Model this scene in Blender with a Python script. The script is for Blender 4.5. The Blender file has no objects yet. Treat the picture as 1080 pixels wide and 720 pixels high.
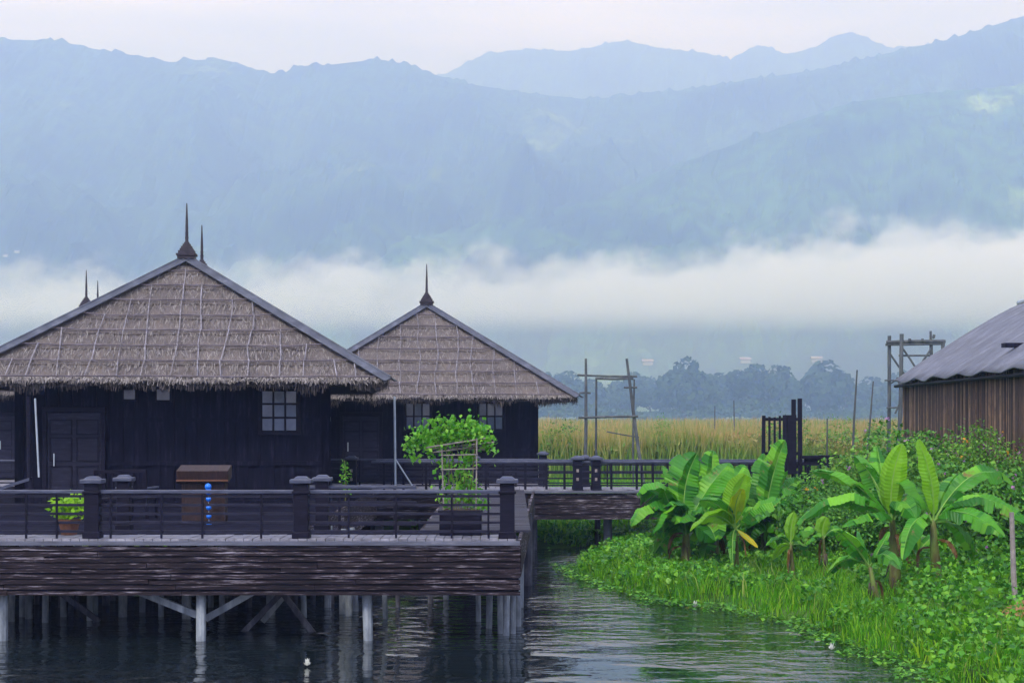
import bpy, math, random
import numpy as np
from mathutils import Vector, Matrix, noise as mnoise
R = math.radians
random.seed(7); rng = np.random.default_rng(11)
sc = bpy.context.scene
COL = sc.collection
F = 1800.0; CX = 540.0; HY = 437.0; CZ = 4.0          # focal length and horizon of the photo, eye height above the lake
DZ = 1.82                                             # deck level
def P(px, py, d): return Vector(((px-CX)/F*d, d, CZ+(HY-py)/F*d))
def X(px, d): return (px-CX)/F*d
def Z(py, d): return CZ+(HY-py)/F*d

# ------------------------------------------------------------------ materials
def new_mat(name):
    m = bpy.data.materials.new(name); m.use_nodes = True
    nt = m.node_tree; b = nt.nodes['Principled BSDF']
    return m, nt, b
def ramp(nt, stops, interp='LINEAR'):
    r = nt.nodes.new('ShaderNodeValToRGB'); e = r.color_ramp.elements
    r.color_ramp.interpolation = interp
    while len(e) < len(stops): e.new(0.5)
    for i, (p, c) in enumerate(stops):
        e[i].position = p; e[i].color = (c[0], c[1], c[2], 1)
    return r
def coords(nt, kind='Object', scale=(1,1,1)):
    t = nt.nodes.new('ShaderNodeTexCoord'); mp = nt.nodes.new('ShaderNodeMapping')
    mp.inputs['Scale'].default_value = scale
    nt.links.new(t.outputs[kind], mp.inputs[0]); return mp
def noise(nt, vec, scale, detail=4, rough=.6):
    n = nt.nodes.new('ShaderNodeTexNoise'); n.inputs['Scale'].default_value = scale
    n.inputs['Detail'].default_value = detail; n.inputs['Roughness'].default_value = rough
    nt.links.new(vec.outputs[0], n.inputs['Vector']); return n
def bump(nt, b, src, strength, dist):
    bp = nt.nodes.new('ShaderNodeBump'); bp.inputs['Strength'].default_value = strength
    bp.inputs['Distance'].default_value = dist
    nt.links.new(src, bp.inputs['Height']); nt.links.new(bp.outputs[0], b.inputs['Normal']); return bp
def mat_noise(name, stops, scale=4, stretch=(1,1,1), rough=.8, bs=.3, bd=.02, detail=6, spec=.3):
    m, nt, b = new_mat(name)
    v = coords(nt, 'Object', stretch); n = noise(nt, v, scale, detail, .65)
    r = ramp(nt, stops); nt.links.new(n.outputs[0], r.inputs[0]); nt.links.new(r.outputs[0], b.inputs['Base Color'])
    b.inputs['Roughness'].default_value = rough; b.inputs['Specular IOR Level'].default_value = spec
    bump(nt, b, n.outputs[0], bs, bd); return m
def mat_leaf(name, cols, rough=.45, trans=.35, spec=.4, vein=None):
    """foliage: colour differs from leaf to leaf, light passes through"""
    m, nt, b = new_mat(name)
    g = nt.nodes.new('ShaderNodeNewGeometry')
    st = [(i/(len(cols)-1), c) for i, c in enumerate(cols)]
    r = ramp(nt, st); nt.links.new(g.outputs['Random Per Island'], r.inputs[0])
    v = coords(nt); n = noise(nt, v, 1.3, 3)
    mx = nt.nodes.new('ShaderNodeMix'); mx.data_type = 'RGBA'; mx.blend_type = 'MULTIPLY'
    r2 = ramp(nt, [(.3, (.6,.65,.6)), (.7, (1.3,1.25,1.1))])
    nt.links.new(n.outputs[0], r2.inputs[0]); mx.inputs[0].default_value = .8
    nt.links.new(r.outputs[0], mx.inputs[6]); nt.links.new(r2.outputs[0], mx.inputs[7])
    nt.links.new(mx.outputs[2], b.inputs['Base Color'])
    b.inputs['Roughness'].default_value = rough; b.inputs['Specular IOR Level'].default_value = spec
    tr = nt.nodes.new('ShaderNodeBsdfTranslucent'); nt.links.new(mx.outputs[2], tr.inputs[0])
    ms = nt.nodes.new('ShaderNodeMixShader'); ms.inputs[0].default_value = trans
    nt.links.new(b.outputs[0], ms.inputs[1]); nt.links.new(tr.outputs[0], ms.inputs[2])
    nt.links.new(ms.outputs[0], nt.nodes['Material Output'].inputs[0]); return m

M = {}
M['wood'] = mat_noise('dark_indigo_wood', [(.25,(.003,.003,.009)),(.6,(.009,.008,.021)),(.85,(.03,.027,.05))], 3, (1,1,6), .6, .4, .01, 6, .12)  # near-black wood, with the blue of the shadows put into its base colour
M['woodh'] = mat_noise('dark_rail_wood', [(.25,(.008,.008,.018)),(.6,(.018,.018,.038)),(.85,(.06,.06,.10))], 3, (1,6,6), .5, .4, .01, 6, .15)
M['railtop'] = mat_noise('worn_rail_top', [(.25,(.025,.03,.055)),(.6,(.065,.075,.125)),(.85,(.17,.19,.27))], 5, (1,6,6), .45, .3, .01)
M['wall'] = mat_noise('black_plank_wall', [(.3,(.001,.001,.006)),(.55,(.005,.005,.017)),(.75,(.022,.02,.042))], 2.2, (4,4,.6), .65, .5, .015, 6, .10)
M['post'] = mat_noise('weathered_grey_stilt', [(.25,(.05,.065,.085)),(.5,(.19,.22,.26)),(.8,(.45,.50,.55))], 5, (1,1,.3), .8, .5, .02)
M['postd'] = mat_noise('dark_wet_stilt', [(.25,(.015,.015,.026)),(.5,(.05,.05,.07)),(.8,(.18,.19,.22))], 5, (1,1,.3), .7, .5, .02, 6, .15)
M['bamboo'] = mat_noise('grey_bamboo', [(.25,(.10,.09,.09)),(.55,(.25,.22,.21)),(.85,(.42,.38,.36))], 6, (1,1,1), .7, .3, .01)
M['batten'] = mat_noise('pale_batten', [(.3,(.09,.085,.10)),(.55,(.24,.225,.255)),(.8,(.45,.43,.48))], 5, (1,1,1), .7, .3, .01)
M['battend'] = mat_noise('dark_batten', [(.25,(.05,.04,.05)),(.6,(.14,.12,.14)),(.85,(.4,.37,.4))], 2.5, (1,1,1), .7, .3, .01)
M['cap'] = mat_noise('grey_ridge_board', [(.25,(.03,.033,.05)),(.55,(.07,.078,.105)),(.85,(.17,.18,.23))], 3, (1,1,1), .5, .3, .01)
M['finial'] = mat_noise('dark_carved_finial', [(.3,(.015,.012,.02)),(.7,(.05,.04,.05))], 8, (1,1,1), .6, .4, .02)
M['brown'] = mat_noise('red_brown_wood', [(.25,(.010,.006,.007)),(.6,(.030,.014,.015)),(.9,(.10,.05,.04))], 5, (6,1,1), .6, .4, .01)
M['pot'] = mat_noise('clay_pot', [(.3,(.08,.035,.02)),(.7,(.18,.08,.05))], 6)
M['soil'] = mat_noise('soil', [(.3,(.02,.014,.01)),(.7,(.08,.05,.03))], 9, bs=.7)
M['white'] = mat_noise('white_plaster', [(.3,(.65,.66,.66)),(.7,(.8,.8,.8))], 2)
M['offwhite'] = mat_noise('grey_plaster', [(.3,(.35,.36,.37)),(.7,(.5,.5,.5))], 2)
M['petal'] = mat_leaf('white_petal', [(.75,.78,.75),(.85,.85,.85)])
M['redroof'] = mat_noise('rusty_roof', [(.3,(.25,.2,.2)),(.7,(.4,.36,.34))], 2)
M['blue'] = new_mat('blue_plastic')[0]; M['blue'].node_tree.nodes['Principled BSDF'].inputs['Base Color'].default_value = (.01,.17,.75,1)
M['blue'].node_tree.nodes['Principled BSDF'].inputs['Roughness'].default_value = .3
M['metalpole'] = mat_noise('pale_metal_pole', [(.3,(.25,.3,.36)),(.7,(.42,.48,.55))], 3, rough=.4)
# window panes: glass, the sky's reflection painted in as a blue base
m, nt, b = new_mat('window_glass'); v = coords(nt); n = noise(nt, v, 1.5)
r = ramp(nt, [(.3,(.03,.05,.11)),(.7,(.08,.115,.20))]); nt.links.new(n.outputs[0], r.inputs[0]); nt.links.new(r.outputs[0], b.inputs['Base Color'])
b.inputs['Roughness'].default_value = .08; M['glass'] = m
# thatch
def thatch(name, lo, mid, hi):
    m, nt, b = new_mat(name)
    v = coords(nt, 'Object', (9,9,1.5)); n = noise(nt, v, 6, 8, .75)
    v2 = coords(nt); n2 = noise(nt, v2, .9, 5, .7)
    r = ramp(nt, [(.25, lo), (.5, mid), (.75, hi)]); nt.links.new(n.outputs[0], r.inputs[0])
    r2 = ramp(nt, [(.3,(.62,.60,.64)),(.55,(1,.97,.98)),(.75,(1.2,1.12,1.02))]); nt.links.new(n2.outputs[0], r2.inputs[0])
    mx = nt.nodes.new('ShaderNodeMix'); mx.data_type = 'RGBA'; mx.blend_type = 'MULTIPLY'; mx.inputs[0].default_value = 1
    nt.links.new(r.outputs[0], mx.inputs[6]); nt.links.new(r2.outputs[0], mx.inputs[7])
    nt.links.new(mx.outputs[2], b.inputs['Base Color']); b.inputs['Roughness'].default_value = .95
    b.inputs['Specular IOR Level'].default_value = .1
    bump(nt, b, n.outputs[0], .9, .05); return m
M['thatch'] = thatch('weathered_thatch', (.07,.062,.062), (.165,.145,.138), (.30,.27,.255))
m, nt, b = new_mat('thatch_straw'); g = nt.nodes.new('ShaderNodeNewGeometry')
r = ramp(nt, [(0,(.075,.066,.065)),(.35,(.135,.119,.113)),(.7,(.20,.178,.168)),(1,(.33,.305,.29))])
nt.links.new(g.outputs['Random Per Island'], r.inputs[0]); nt.links.new(r.outputs[0], b.inputs['Base Color']); b.inputs['Roughness'].default_value = .9
M['straw'] = m
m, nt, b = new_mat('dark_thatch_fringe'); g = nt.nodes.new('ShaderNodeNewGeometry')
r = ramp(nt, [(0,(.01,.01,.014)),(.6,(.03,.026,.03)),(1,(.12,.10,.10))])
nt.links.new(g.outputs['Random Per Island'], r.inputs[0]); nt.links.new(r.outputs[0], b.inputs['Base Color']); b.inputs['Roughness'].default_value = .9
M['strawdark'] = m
# weathered fascia: black paint flaking off in long pale streaks
m, nt, b = new_mat('flaking_black_planks')
v = coords(nt, 'Object', (1.3,1.3,20)); n = noise(nt, v, 1.7, 7, .68)
v3 = coords(nt, 'Object', (.3,.3,1)); n3 = noise(nt, v3, 1.6, 4, .6)
ad = nt.nodes.new('ShaderNodeMath'); ad.operation = 'MULTIPLY_ADD'; ad.inputs[1].default_value = .45
nt.links.new(n3.outputs[0], ad.inputs[0]); nt.links.new(n.outputs[0], ad.inputs[2])
r = ramp(nt, [(.58,(.008,.007,.011)),(.765,(.026,.018,.024)),(.81,(.09,.075,.09)),(.88,(.26,.245,.30))])
nt.links.new(ad.outputs[0], r.inputs[0]); nt.links.new(r.outputs[0], b.inputs['Base Color']); b.inputs['Roughness'].default_value = .8
b.inputs['Specular IOR Level'].default_value = .15
bump(nt, b, n.outputs[0], .5, .02); M['fascia'] = m
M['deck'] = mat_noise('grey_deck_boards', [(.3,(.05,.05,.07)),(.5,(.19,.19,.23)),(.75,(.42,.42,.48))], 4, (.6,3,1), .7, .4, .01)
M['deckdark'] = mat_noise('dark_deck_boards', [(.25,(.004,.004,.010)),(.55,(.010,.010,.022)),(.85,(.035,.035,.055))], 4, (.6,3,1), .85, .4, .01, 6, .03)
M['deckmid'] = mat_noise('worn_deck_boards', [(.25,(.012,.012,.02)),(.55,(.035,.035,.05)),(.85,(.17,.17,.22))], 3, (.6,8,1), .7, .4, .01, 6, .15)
M['beamgrey'] = mat_noise('blue_grey_edge_beam', [(.25,(.05,.055,.08)),(.6,(.12,.13,.18)),(.85,(.30,.30,.35))], 4, (.4,1,3), .6, .4, .01)
# corrugated roof, shed cladding
m, nt, b = new_mat('corrugated_roof'); v = coords(nt, 'Object', (1,1,1)); n = noise(nt, v, 1.2, 6, .7)
r = ramp(nt, [(.3,(.06,.066,.09)),(.55,(.12,.13,.17)),(.8,(.24,.25,.31))]); nt.links.new(n.outputs[0], r.inputs[0]); nt.links.new(r.outputs[0], b.inputs['Base Color'])
b.inputs['Roughness'].default_value = .55; b.inputs['Metallic'].default_value = .25; M['tin'] = m
m, nt, b = new_mat('bamboo_cladding'); g = nt.nodes.new('ShaderNodeNewGeometry')
r = ramp(nt, [(0,(.014,.008,.009)),(.4,(.05,.030,.026)),(.75,(.11,.065,.045)),(1,(.26,.18,.12))]); nt.links.new(g.outputs['Random Per Island'], r.inputs[0])
v = coords(nt, 'Object', (6,6,1.6)); n = noise(nt, v, 2, 7, .75); r2 = ramp(nt, [(.35,(.35,.35,.4)),(.65,(1.5,1.4,1.3))]); nt.links.new(n.outputs[0], r2.inputs[0])
mx = nt.nodes.new('ShaderNodeMix'); mx.data_type = 'RGBA'; mx.blend_type = 'MULTIPLY'; mx.inputs[0].default_value = 1
nt.links.new(r.outputs[0], mx.inputs[6]); nt.links.new(r2.outputs[0], mx.inputs[7]); nt.links.new(mx.outputs[2], b.inputs['Base Color']); b.inputs['Roughness'].default_value = .8
M['clad'] = m
# foliage
M['grass'] = mat_leaf('bank_grass', [(.035,.16,.008),(.08,.32,.012),(.16,.45,.018),(.30,.50,.03)], .6, .4, .25)
M['tallgrass'] = mat_leaf('tall_grass_blade', [(.03,.12,.01),(.09,.27,.02),(.17,.38,.03),(.34,.36,.12)], .6, .4, .25)
M['cover'] = mat_leaf('broad_ground_cover', [(.025,.13,.010),(.055,.24,.015),(.11,.36,.02),(.20,.45,.03)], .45, .35, .35)
M['banana'] = mat_leaf('banana_leaf', [(.02,.14,.012),(.05,.26,.018),(.09,.34,.022),(.17,.46,.03)], .42, .38, .28)
m=M['banana']; nt=m.node_tree; b=nt.nodes['Principled BSDF']; tr=[q for q in nt.nodes if q.type=='BSDF_TRANSLUCENT'][0]; src=b.inputs['Base Color'].links[0].from_socket
nz=noise(nt,coords(nt),3.5,5,.7); rz_=ramp(nt,[(.60,(0,0,0)),(.68,(1,1,1))]); nt.links.new(nz.outputs[0],rz_.inputs[0])
mz=nt.nodes.new('ShaderNodeMix'); mz.data_type='RGBA'; nt.links.new(rz_.outputs[0],mz.inputs[0]); nt.links.new(src,mz.inputs[6]); mz.inputs[7].default_value=(.22,.17,.05,1)
nt.links.new(mz.outputs[2],b.inputs['Base Color']); nt.links.new(mz.outputs[2],tr.inputs[0])
M['deadleaf'] = mat_leaf('dead_banana_leaf', [(.07,.035,.018),(.16,.085,.04),(.24,.15,.08)], .8, .2, .1)
M['bananay'] = mat_leaf('young_banana_leaf', [(.16,.42,.02),(.22,.48,.02)], .4, .5, .4)
M['bananayy'] = mat_leaf('yellowing_banana_leaf', [(.38,.50,.02),(.45,.52,.02)], .4, .5, .3)
M['yleaf'] = mat_leaf('yellow_leaf', [(.55,.45,.02),(.6,.5,.03)], .5, .4, .3)
M['rib'] = mat_noise('leaf_midrib', [(.3,(.14,.30,.05)),(.7,(.25,.42,.08))], 6, rough=.5)
M['stem'] = mat_noise('banana_stem', [(.28,(.05,.025,.015)),(.45,(.10,.10,.03)),(.7,(.16,.26,.05))], 2.2, (3,3,.9), .6, .4, .02)
M['shrub'] = mat_leaf('shrub_leaf', [(.025,.11,.015),(.05,.20,.02),(.09,.30,.03),(.18,.40,.05)], .5, .3, .3)
M['shrub2'] = mat_leaf('bright_shrub_leaf', [(.05,.16,.02),(.09,.26,.03),(.14,.36,.04),(.24,.44,.06)], .5, .35, .3)
M['purple'] = mat_leaf('purple_blossom', [(.35,.13,.45),(.5,.25,.55)])
M['orange'] = mat_leaf('orange_blossom', [(.7,.25,.02),(.7,.4,.03)])
M['vine'] = mat_leaf('vine_leaf', [(.06,.27,.02),(.13,.42,.03),(.26,.55,.06)], .45, .4, .35)
M['lime'] = mat_leaf('lime_leaf', [(.25,.55,.02),(.35,.65,.03)], .45, .4, .35)
M['tree'] = mat_leaf('far_tree_leaf', [(.02,.05,.03),(.035,.08,.035),(.05,.10,.045)], .7, .2, .2)
M['bark'] = mat_noise('bark', [(.3,(.04,.03,.025)),(.7,(.1,.08,.06))], 4)
# reeds: green below, ripening to straw and rust towards the seed heads
m, nt, b = new_mat('ripening_reeds'); g = nt.nodes.new('ShaderNodeNewGeometry')
v = coords(nt); sx = nt.nodes.new('ShaderNodeSeparateXYZ'); nt.links.new(v.outputs[0], sx.inputs[0])
mr = nt.nodes.new('ShaderNodeMapRange'); mr.inputs[1].default_value = 1.2; mr.inputs[2].default_value = 3.1; nt.links.new(sx.outputs[2], mr.inputs[0])
n = noise(nt, v, .16, 7, .78)
ad = nt.nodes.new('ShaderNodeMath'); ad.operation = 'MULTIPLY_ADD'; ad.inputs[1].default_value = 2.2; ad.inputs[2].default_value = -1.35; nt.links.new(n.outputs[0], ad.inputs[0])
ad2 = nt.nodes.new('ShaderNodeMath'); ad2.operation = 'ADD'; ad2.use_clamp = True; nt.links.new(ad.outputs[0], ad2.inputs[0]); nt.links.new(mr.outputs[0], ad2.inputs[1])
rg = ramp(nt, [(0,(.09,.22,.03)),(.5,(.14,.28,.04)),(1,(.26,.34,.07))]); nt.links.new(g.outputs['Random Per Island'], rg.inputs[0])
ro = ramp(nt, [(0,(.14,.22,.05)),(.35,(.30,.26,.08)),(.7,(.48,.23,.12)),(1,(.48,.37,.18))]); nt.links.new(g.outputs['Random Per Island'], ro.inputs[0])
mx = nt.nodes.new('ShaderNodeMix'); mx.data_type = 'RGBA'; nt.links.new(ad2.outputs[0], mx.inputs[0]); nt.links.new(rg.outputs[0], mx.inputs[6]); nt.links.new(ro.outputs[0], mx.inputs[7])
nt.links.new(mx.outputs[2], b.inputs['Base Color']); b.inputs['Roughness'].default_value = .8; b.inputs['Specular IOR Level'].default_value = .15
M['reed'] = m
M['ground'] = mat_noise('marsh_soil', [(.3,(.025,.05,.012)),(.5,(.05,.12,.02)),(.8,(.10,.17,.04))], .8, rough=.9, spec=.1)
def hill_mat(name, a, b_, c):
    m, nt, b = new_mat(name); v = coords(nt, 'Object'); n = noise(nt, v, .004, 9, .6); n2 = noise(nt, v, .035, 6, .75)
    r = ramp(nt, [(.38,a),(.50,b_),(.60,b_),(.68,c)]); nt.links.new(n.outputs[0], r.inputs[0])
    r2 = ramp(nt, [(.4,(.3,.35,.3)),(.6,(1.6,1.5,1.4))]); nt.links.new(n2.outputs[0], r2.inputs[0])
    mx = nt.nodes.new('ShaderNodeMix'); mx.data_type = 'RGBA'; mx.blend_type = 'MULTIPLY'; mx.inputs[0].default_value = 1
    nt.links.new(r.outputs[0], mx.inputs[6]); nt.links.new(r2.outputs[0], mx.inputs[7]); nt.links.new(mx.outputs[2], b.inputs['Base Color'])
    b.inputs['Roughness'].default_value = .95; b.inputs['Specular IOR Level'].default_value = 0.05; return m
M['hill'] = hill_mat('forested_slope', (.004,.015,.01), (.03,.07,.03), (.13,.19,.06))
M['hill2'] = hill_mat('forested_spur', (.006,.025,.01), (.04,.10,.03), (.18,.28,.08))
# lake water
m, nt, b = new_mat('lake_water')
b.inputs['Base Color'].default_value = (.008,.013,.016,1); b.inputs['Roughness'].default_value = .015; b.inputs['IOR'].default_value = 1.5
v = coords(nt, 'Object', (.85,1.3,1)); n1 = noise(nt, v, 2.0, 3, .5); n2 = noise(nt, v, .16, 3, .6)
n2r = ramp(nt, [(.42,(.12,.12,.12)),(.60,(1,1,1))]); nt.links.new(n2.outputs[0], n2r.inputs[0])
n3 = noise(nt, v, .7, 2, .5)
mu = nt.nodes.new('ShaderNodeMath'); mu.operation = 'MULTIPLY'; nt.links.new(n1.outputs[0], mu.inputs[0]); nt.links.new(n2r.outputs[0], mu.inputs[1])
ma = nt.nodes.new('ShaderNodeMath'); ma.operation = 'MULTIPLY_ADD'; ma.inputs[1].default_value = .2; nt.links.new(n3.outputs[0], ma.inputs[0]); nt.links.new(mu.outputs[0], ma.inputs[2])
bump(nt, b, ma.outputs[0], 1.0, .085); M['water'] = m

# ------------------------------------------------------------------ mesh helpers
class MB:
    def __init__(s): s.v = []; s.f = []; s.mi = []
    def add(s, vs, fs, mi=0):
        o = len(s.v); s.v += [tuple(p) for p in vs]; s.f += [tuple(i+o for i in f) for f in fs]; s.mi += [mi]*len(fs)
    def box(s, c, size, rot=None, mi=0, taper=1.0):
        x, y, z = [a/2 for a in size]; c = Vector(c)
        vs = [Vector((sx*x*(taper if sz > 0 else 1), sy*y*(taper if sz > 0 else 1), sz*z)) for sz in (-1,1) for sy in (-1,1) for sx in (-1,1)]
        if rot is not None: vs = [rot @ q for q in vs]
        s.add([c+q for q in vs], [(0,2,3,1),(4,5,7,6),(0,1,5,4),(2,6,7,3),(0,4,6,2),(1,3,7,5)], mi)
    def beam(s, a, b, w, h, up=Vector((0,0,1)), mi=0):
        a = Vector(a); b = Vector(b); d = (b-a); L = d.length; d.normalize()
        sd = d.cross(up); 
        if sd.length < 1e-4: sd = Vector((1,0,0))
        sd.normalize(); u = sd.cross(d)
        vs = [p + sd*(i*w/2) + u*(j*h/2) for p in (a,b) for j in (-1,1) for i in (-1,1)]
        s.add(vs, [(0,1,3,2),(4,6,7,5),(0,4,5,1),(2,3,7,6),(0,2,6,4),(1,5,7,3)], mi)
    def tube(s, pts, rad, n=7, mi=0, cap=True):
        pts = [Vector(p) for p in pts]; k = len(pts)
        if not hasattr(rad, '__len__'): rad = [rad]*k
        o = len(s.v); up = Vector((0.01,1,0.02))
        for i, p in enumerate(pts):
            d = (pts[min(i+1,k-1)]-pts[max(i-1,0)]).normalized()
            a = d.cross(up)
            if a.length < .05: a = d.cross(Vector((1,0,0)))
            a.normalize(); c = d.cross(a)
            for j in range(n):
                t = 2*math.pi*j/n; s.v.append(tuple(p + a*math.cos(t)*rad[i] + c*math.sin(t)*rad[i]))
        for i in range(k-1):
            for j in range(n):
                s.f.append((o+i*n+j, o+i*n+(j+1)%n, o+(i+1)*n+(j+1)%n, o+(i+1)*n+j)); s.mi.append(mi)
        if cap:
            s.f.append(tuple(o+j for j in reversed(range(n)))); s.f.append(tuple(o+(k-1)*n+j for j in range(n))); s.mi += [mi,mi]
    def build(s, name, mats, parent=None, smooth=False, bevel=0):
        me = bpy.data.meshes.new(name); me.from_pydata(s.v, [], s.f)
        if not isinstance(mats, (list,tuple)): mats = [mats]
        for mm in mats: me.materials.append(mm)
        if len(mats) > 1: me.polygons.foreach_set('material_index', s.mi)
        if smooth: me.polygons.foreach_set('use_smooth', [True]*len(s.f))
        me.update(); o = bpy.data.objects.new(name, me); COL.objects.link(o)
        if parent is not None: o.parent = parent
        if bevel:
            bv = o.modifiers.new('bevel', 'BEVEL'); bv.width = bevel; bv.segments = 2; bv.limit_method = 'ANGLE'
        return o
def quads_obj(name, V, nq, mats, parent=None, mi=None, k=4):
    """V: (n*k,3) array, faces of k consecutive vertices"""
    me = bpy.data.meshes.new(name); n = len(V)//k
    me.vertices.add(len(V)); me.vertices.foreach_set('co', np.ascontiguousarray(V, dtype=np.float32).ravel())
    me.loops.add(len(V)); me.loops.foreach_set('vertex_index', np.arange(len(V), dtype=np.int32))
    me.polygons.add(n); me.polygons.foreach_set('loop_start', np.arange(0, n*k, k, dtype=np.int32))
    if not isinstance(mats, (list,tuple)): mats = [mats]
    for mm in mats: me.materials.append(mm)
    if mi is not None: me.polygons.foreach_set('material_index', np.asarray(mi, dtype=np.int32))
    me.update(); me.validate(); o = bpy.data.objects.new(name, me); COL.objects.link(o)
    if parent is not None: o.parent = parent
    return o
def blade_arr(base, h, w, lean, bend=.5):
    """curved grass blades: each a strip of two faces (6 vertices, shared) -> returned as verts, faces"""
    n = len(base); a = rng.uniform(0, 2*np.pi, n); wd = np.stack([np.cos(a), np.sin(a), np.zeros(n)], 1)*(w/2)[:,None]
    b = rng.uniform(0, 2*np.pi, n); ld = np.stack([np.cos(b), np.sin(b), np.zeros(n)], 1)*(lean*h)[:,None]
    up = np.zeros((n,3)); up[:,2] = h
    p1 = base + up*.55 + ld*.3; p2 = base + up*(1-.25*lean[:,None]**2) + ld
    V = np.stack([base-wd, base+wd, p1+wd*.8, p1-wd*.8, p2], 1).reshape(-1,3)
    return V
def blades(name, base, h, w, lean, mat, parent=None):
    V = blade_arr(base, h, w, lean); n = len(base)
    me = bpy.data.meshes.new(name); me.vertices.add(len(V)); me.vertices.foreach_set('co', V.astype(np.float32).ravel())
    o = np.arange(n)*5
    L = np.stack([o,o+1,o+2,o+3,o+3,o+2,o+4],1).ravel().astype(np.int32)
    me.loops.add(len(L)); me.loops.foreach_set('vertex_index', L)
    st = np.stack([np.arange(n)*7, np.arange(n)*7+4],1).ravel().astype(np.int32)
    me.polygons.add(2*n); me.polygons.foreach_set('loop_start', st)
    me.materials.append(mat); me.update(); me.validate()
    ob = bpy.data.objects.new(name, me); COL.objects.link(ob)
    if parent is not None: ob.parent = parent
    return ob
def leaf_arr(pts, size, flat=.5, out=None, asp=.5):
    """leaf-sized faces (one quad each) at pts; normals random with an upward/outward bias"""
    n = len(pts); nr = rng.normal(size=(n,3)); nr /= np.linalg.norm(nr,axis=1)[:,None]
    bias = np.zeros((n,3)); bias[:,2] = 1
    if out is not None: bias = bias*.5 + out
    nr = nr*(1-flat) + bias*flat; nr /= np.linalg.norm(nr,axis=1)[:,None]+1e-9
    t = rng.normal(size=(n,3)); t -= (t*nr).sum(1)[:,None]*nr; t /= np.linalg.norm(t,axis=1)[:,None]+1e-9
    s = np.cross(nr, t); L = (size*rng.uniform(.6,1.25,n))[:,None]
    V = np.stack([pts-t*L*.5, pts+s*L*asp*.5+nr*L*.08, pts+t*L*.5-nr*L*.12, pts-s*L*asp*.5+nr*L*.08],1)
    return V.reshape(-1,3)
def tag(o, label=None, cat=None, group=None, kind=None):
    if label: o['label'] = label
    if cat: o['category'] = cat
    if group: o['group'] = group
    if kind: o['kind'] = kind
    return o
def empty(name, loc, rz=0, **k):
    o = bpy.data.objects.new(name, None); COL.objects.link(o); o.location = loc; o.rotation_euler = (0,0,rz)
    o.empty_display_size = .3; return o
def fbm(x, y, z=0, o=4): return mnoise.fractal(Vector((x,y,z)), 1.0, 2.0, o)

# ------------------------------------------------------------------ terrain
SH_Y = [0,10,20,25.4,27.4,29.6,31,33,35.5,37.7,41,42.9,44.5,47,49,50.5,51.4]
SH_X = [9,8,7.0,6.4,6.5,5.7,5.9,5.4,4.05,2.75,2.0,1.7,2.0,2.6,3.3,3.3,3.0]
def sdist(x, y):
    """positive on land"""
    d1 = x - np.interp(y, SH_Y, SH_X) + .18*np.sin(y*2.3) + .12*np.sin(y*5.1+1)
    t = np.clip((-x-3)/5, 0, 1); t = t*t*(3-2*t)
    d2 = (y - (51.2 + t*26) + .25*np.sin(x*1.7))*.8
    d1 = np.where(y > 51.4, -9, d1)
    return np.maximum(d1, d2)
def gz(x, y):
    s = sdist(x, y)
    h = np.clip(s*.55, -1.4, .22)
    hump = np.clip((x-5)/7,0,1); hump = hump*hump*(3-2*hump)*.45*np.clip((60-y)/10,0,1)
    nz = .06*np.sin(x*1.9+.7*y)*np.cos(y*1.3-.5*x)
    return h + np.where(s > .4, hump+nz, 0)
def axis(lo, hi, a, b, step, grow=1.25):
    c = list(np.arange(a, b+1e-6, step)); s = step
    while c[-1] < hi: s *= grow; c.append(min(c[-1]+s, hi))
    s = step
    while c[0] > lo: s *= grow; c.insert(0, max(c[0]-s, lo))
    return np.array(c)
gx = axis(-5200, 5200, -14, 24, .4); gy = axis(-250, 7600, 8, 84, .4)
GX, GY = np.meshgrid(gx, gy); GZ = gz(GX, GY)
nxg, nyg = len(gx), len(gy)
mb = MB(); mb.v = list(zip(GX.ravel().tolist(), GY.ravel().tolist(), GZ.ravel().tolist()))
mb.f = [(j*nxg+i, j*nxg+i+1, (j+1)*nxg+i+1, (j+1)*nxg+i) for j in range(nyg-1) for i in range(nxg-1)]; mb.mi = [0]*len(mb.f)
tag(mb.build('ground', M['ground'], smooth=True), kind='structure')
mb = MB(); mb.add([(-400,-200,0),(400,-200,0),(400,150,0),(-400,150,0)], [(0,1,2,3)])
tag(mb.build('water', M['water']), kind='structure')

def ridge(name, prof, d, depth_front, depth_back, mat, seed, fuzz=4, nu=620, nv=70, spur=40):
    pxs = [p[0] for p in prof]; pys = [p[1] for p in prof]
    V = []
    us = np.linspace(-700, 1780, nu)
    vs = np.concatenate([np.linspace(-1,0,nv-16), np.linspace(0,1,17)[1:]])
    for v in vs:
        for u in us:
            x = (u-CX)/F*d
            h = CZ + (HY-np.interp(u, pxs, pys))/F*d
            y = d + (v*depth_front if v < 0 else v*depth_back)
            t = 1-abs(v)
            prof_t = (t**1.15 if v < 0 else t)
            n = fbm(x/420+seed, y/520, seed, 5)
            r = 1-abs(fbm(x/260+seed*3, y/900, 2, 4))*2
            env = min(1, 4*t*(1-t)+.0)
            z = h*prof_t + env*(n*spur*2.2 + (r-.5)*spur*2.6)
            z += fuzz*max(0, fbm(x/16, y/16, seed+5, 3))*1.9*min(1,t*3)
            V.append((x, y, z-3*(1-t)))
    mb = MB(); mb.v = V; nn = nu; mm = len(vs)
    mb.f = [(j*nn+i, j*nn+i+1, (j+1)*nn+i+1, (j+1)*nn+i) for j in range(mm-1) for i in range(nn-1)]; mb.mi = [0]*len(mb.f)
    return tag(mb.build(name, mat, smooth=False), kind='structure')
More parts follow.
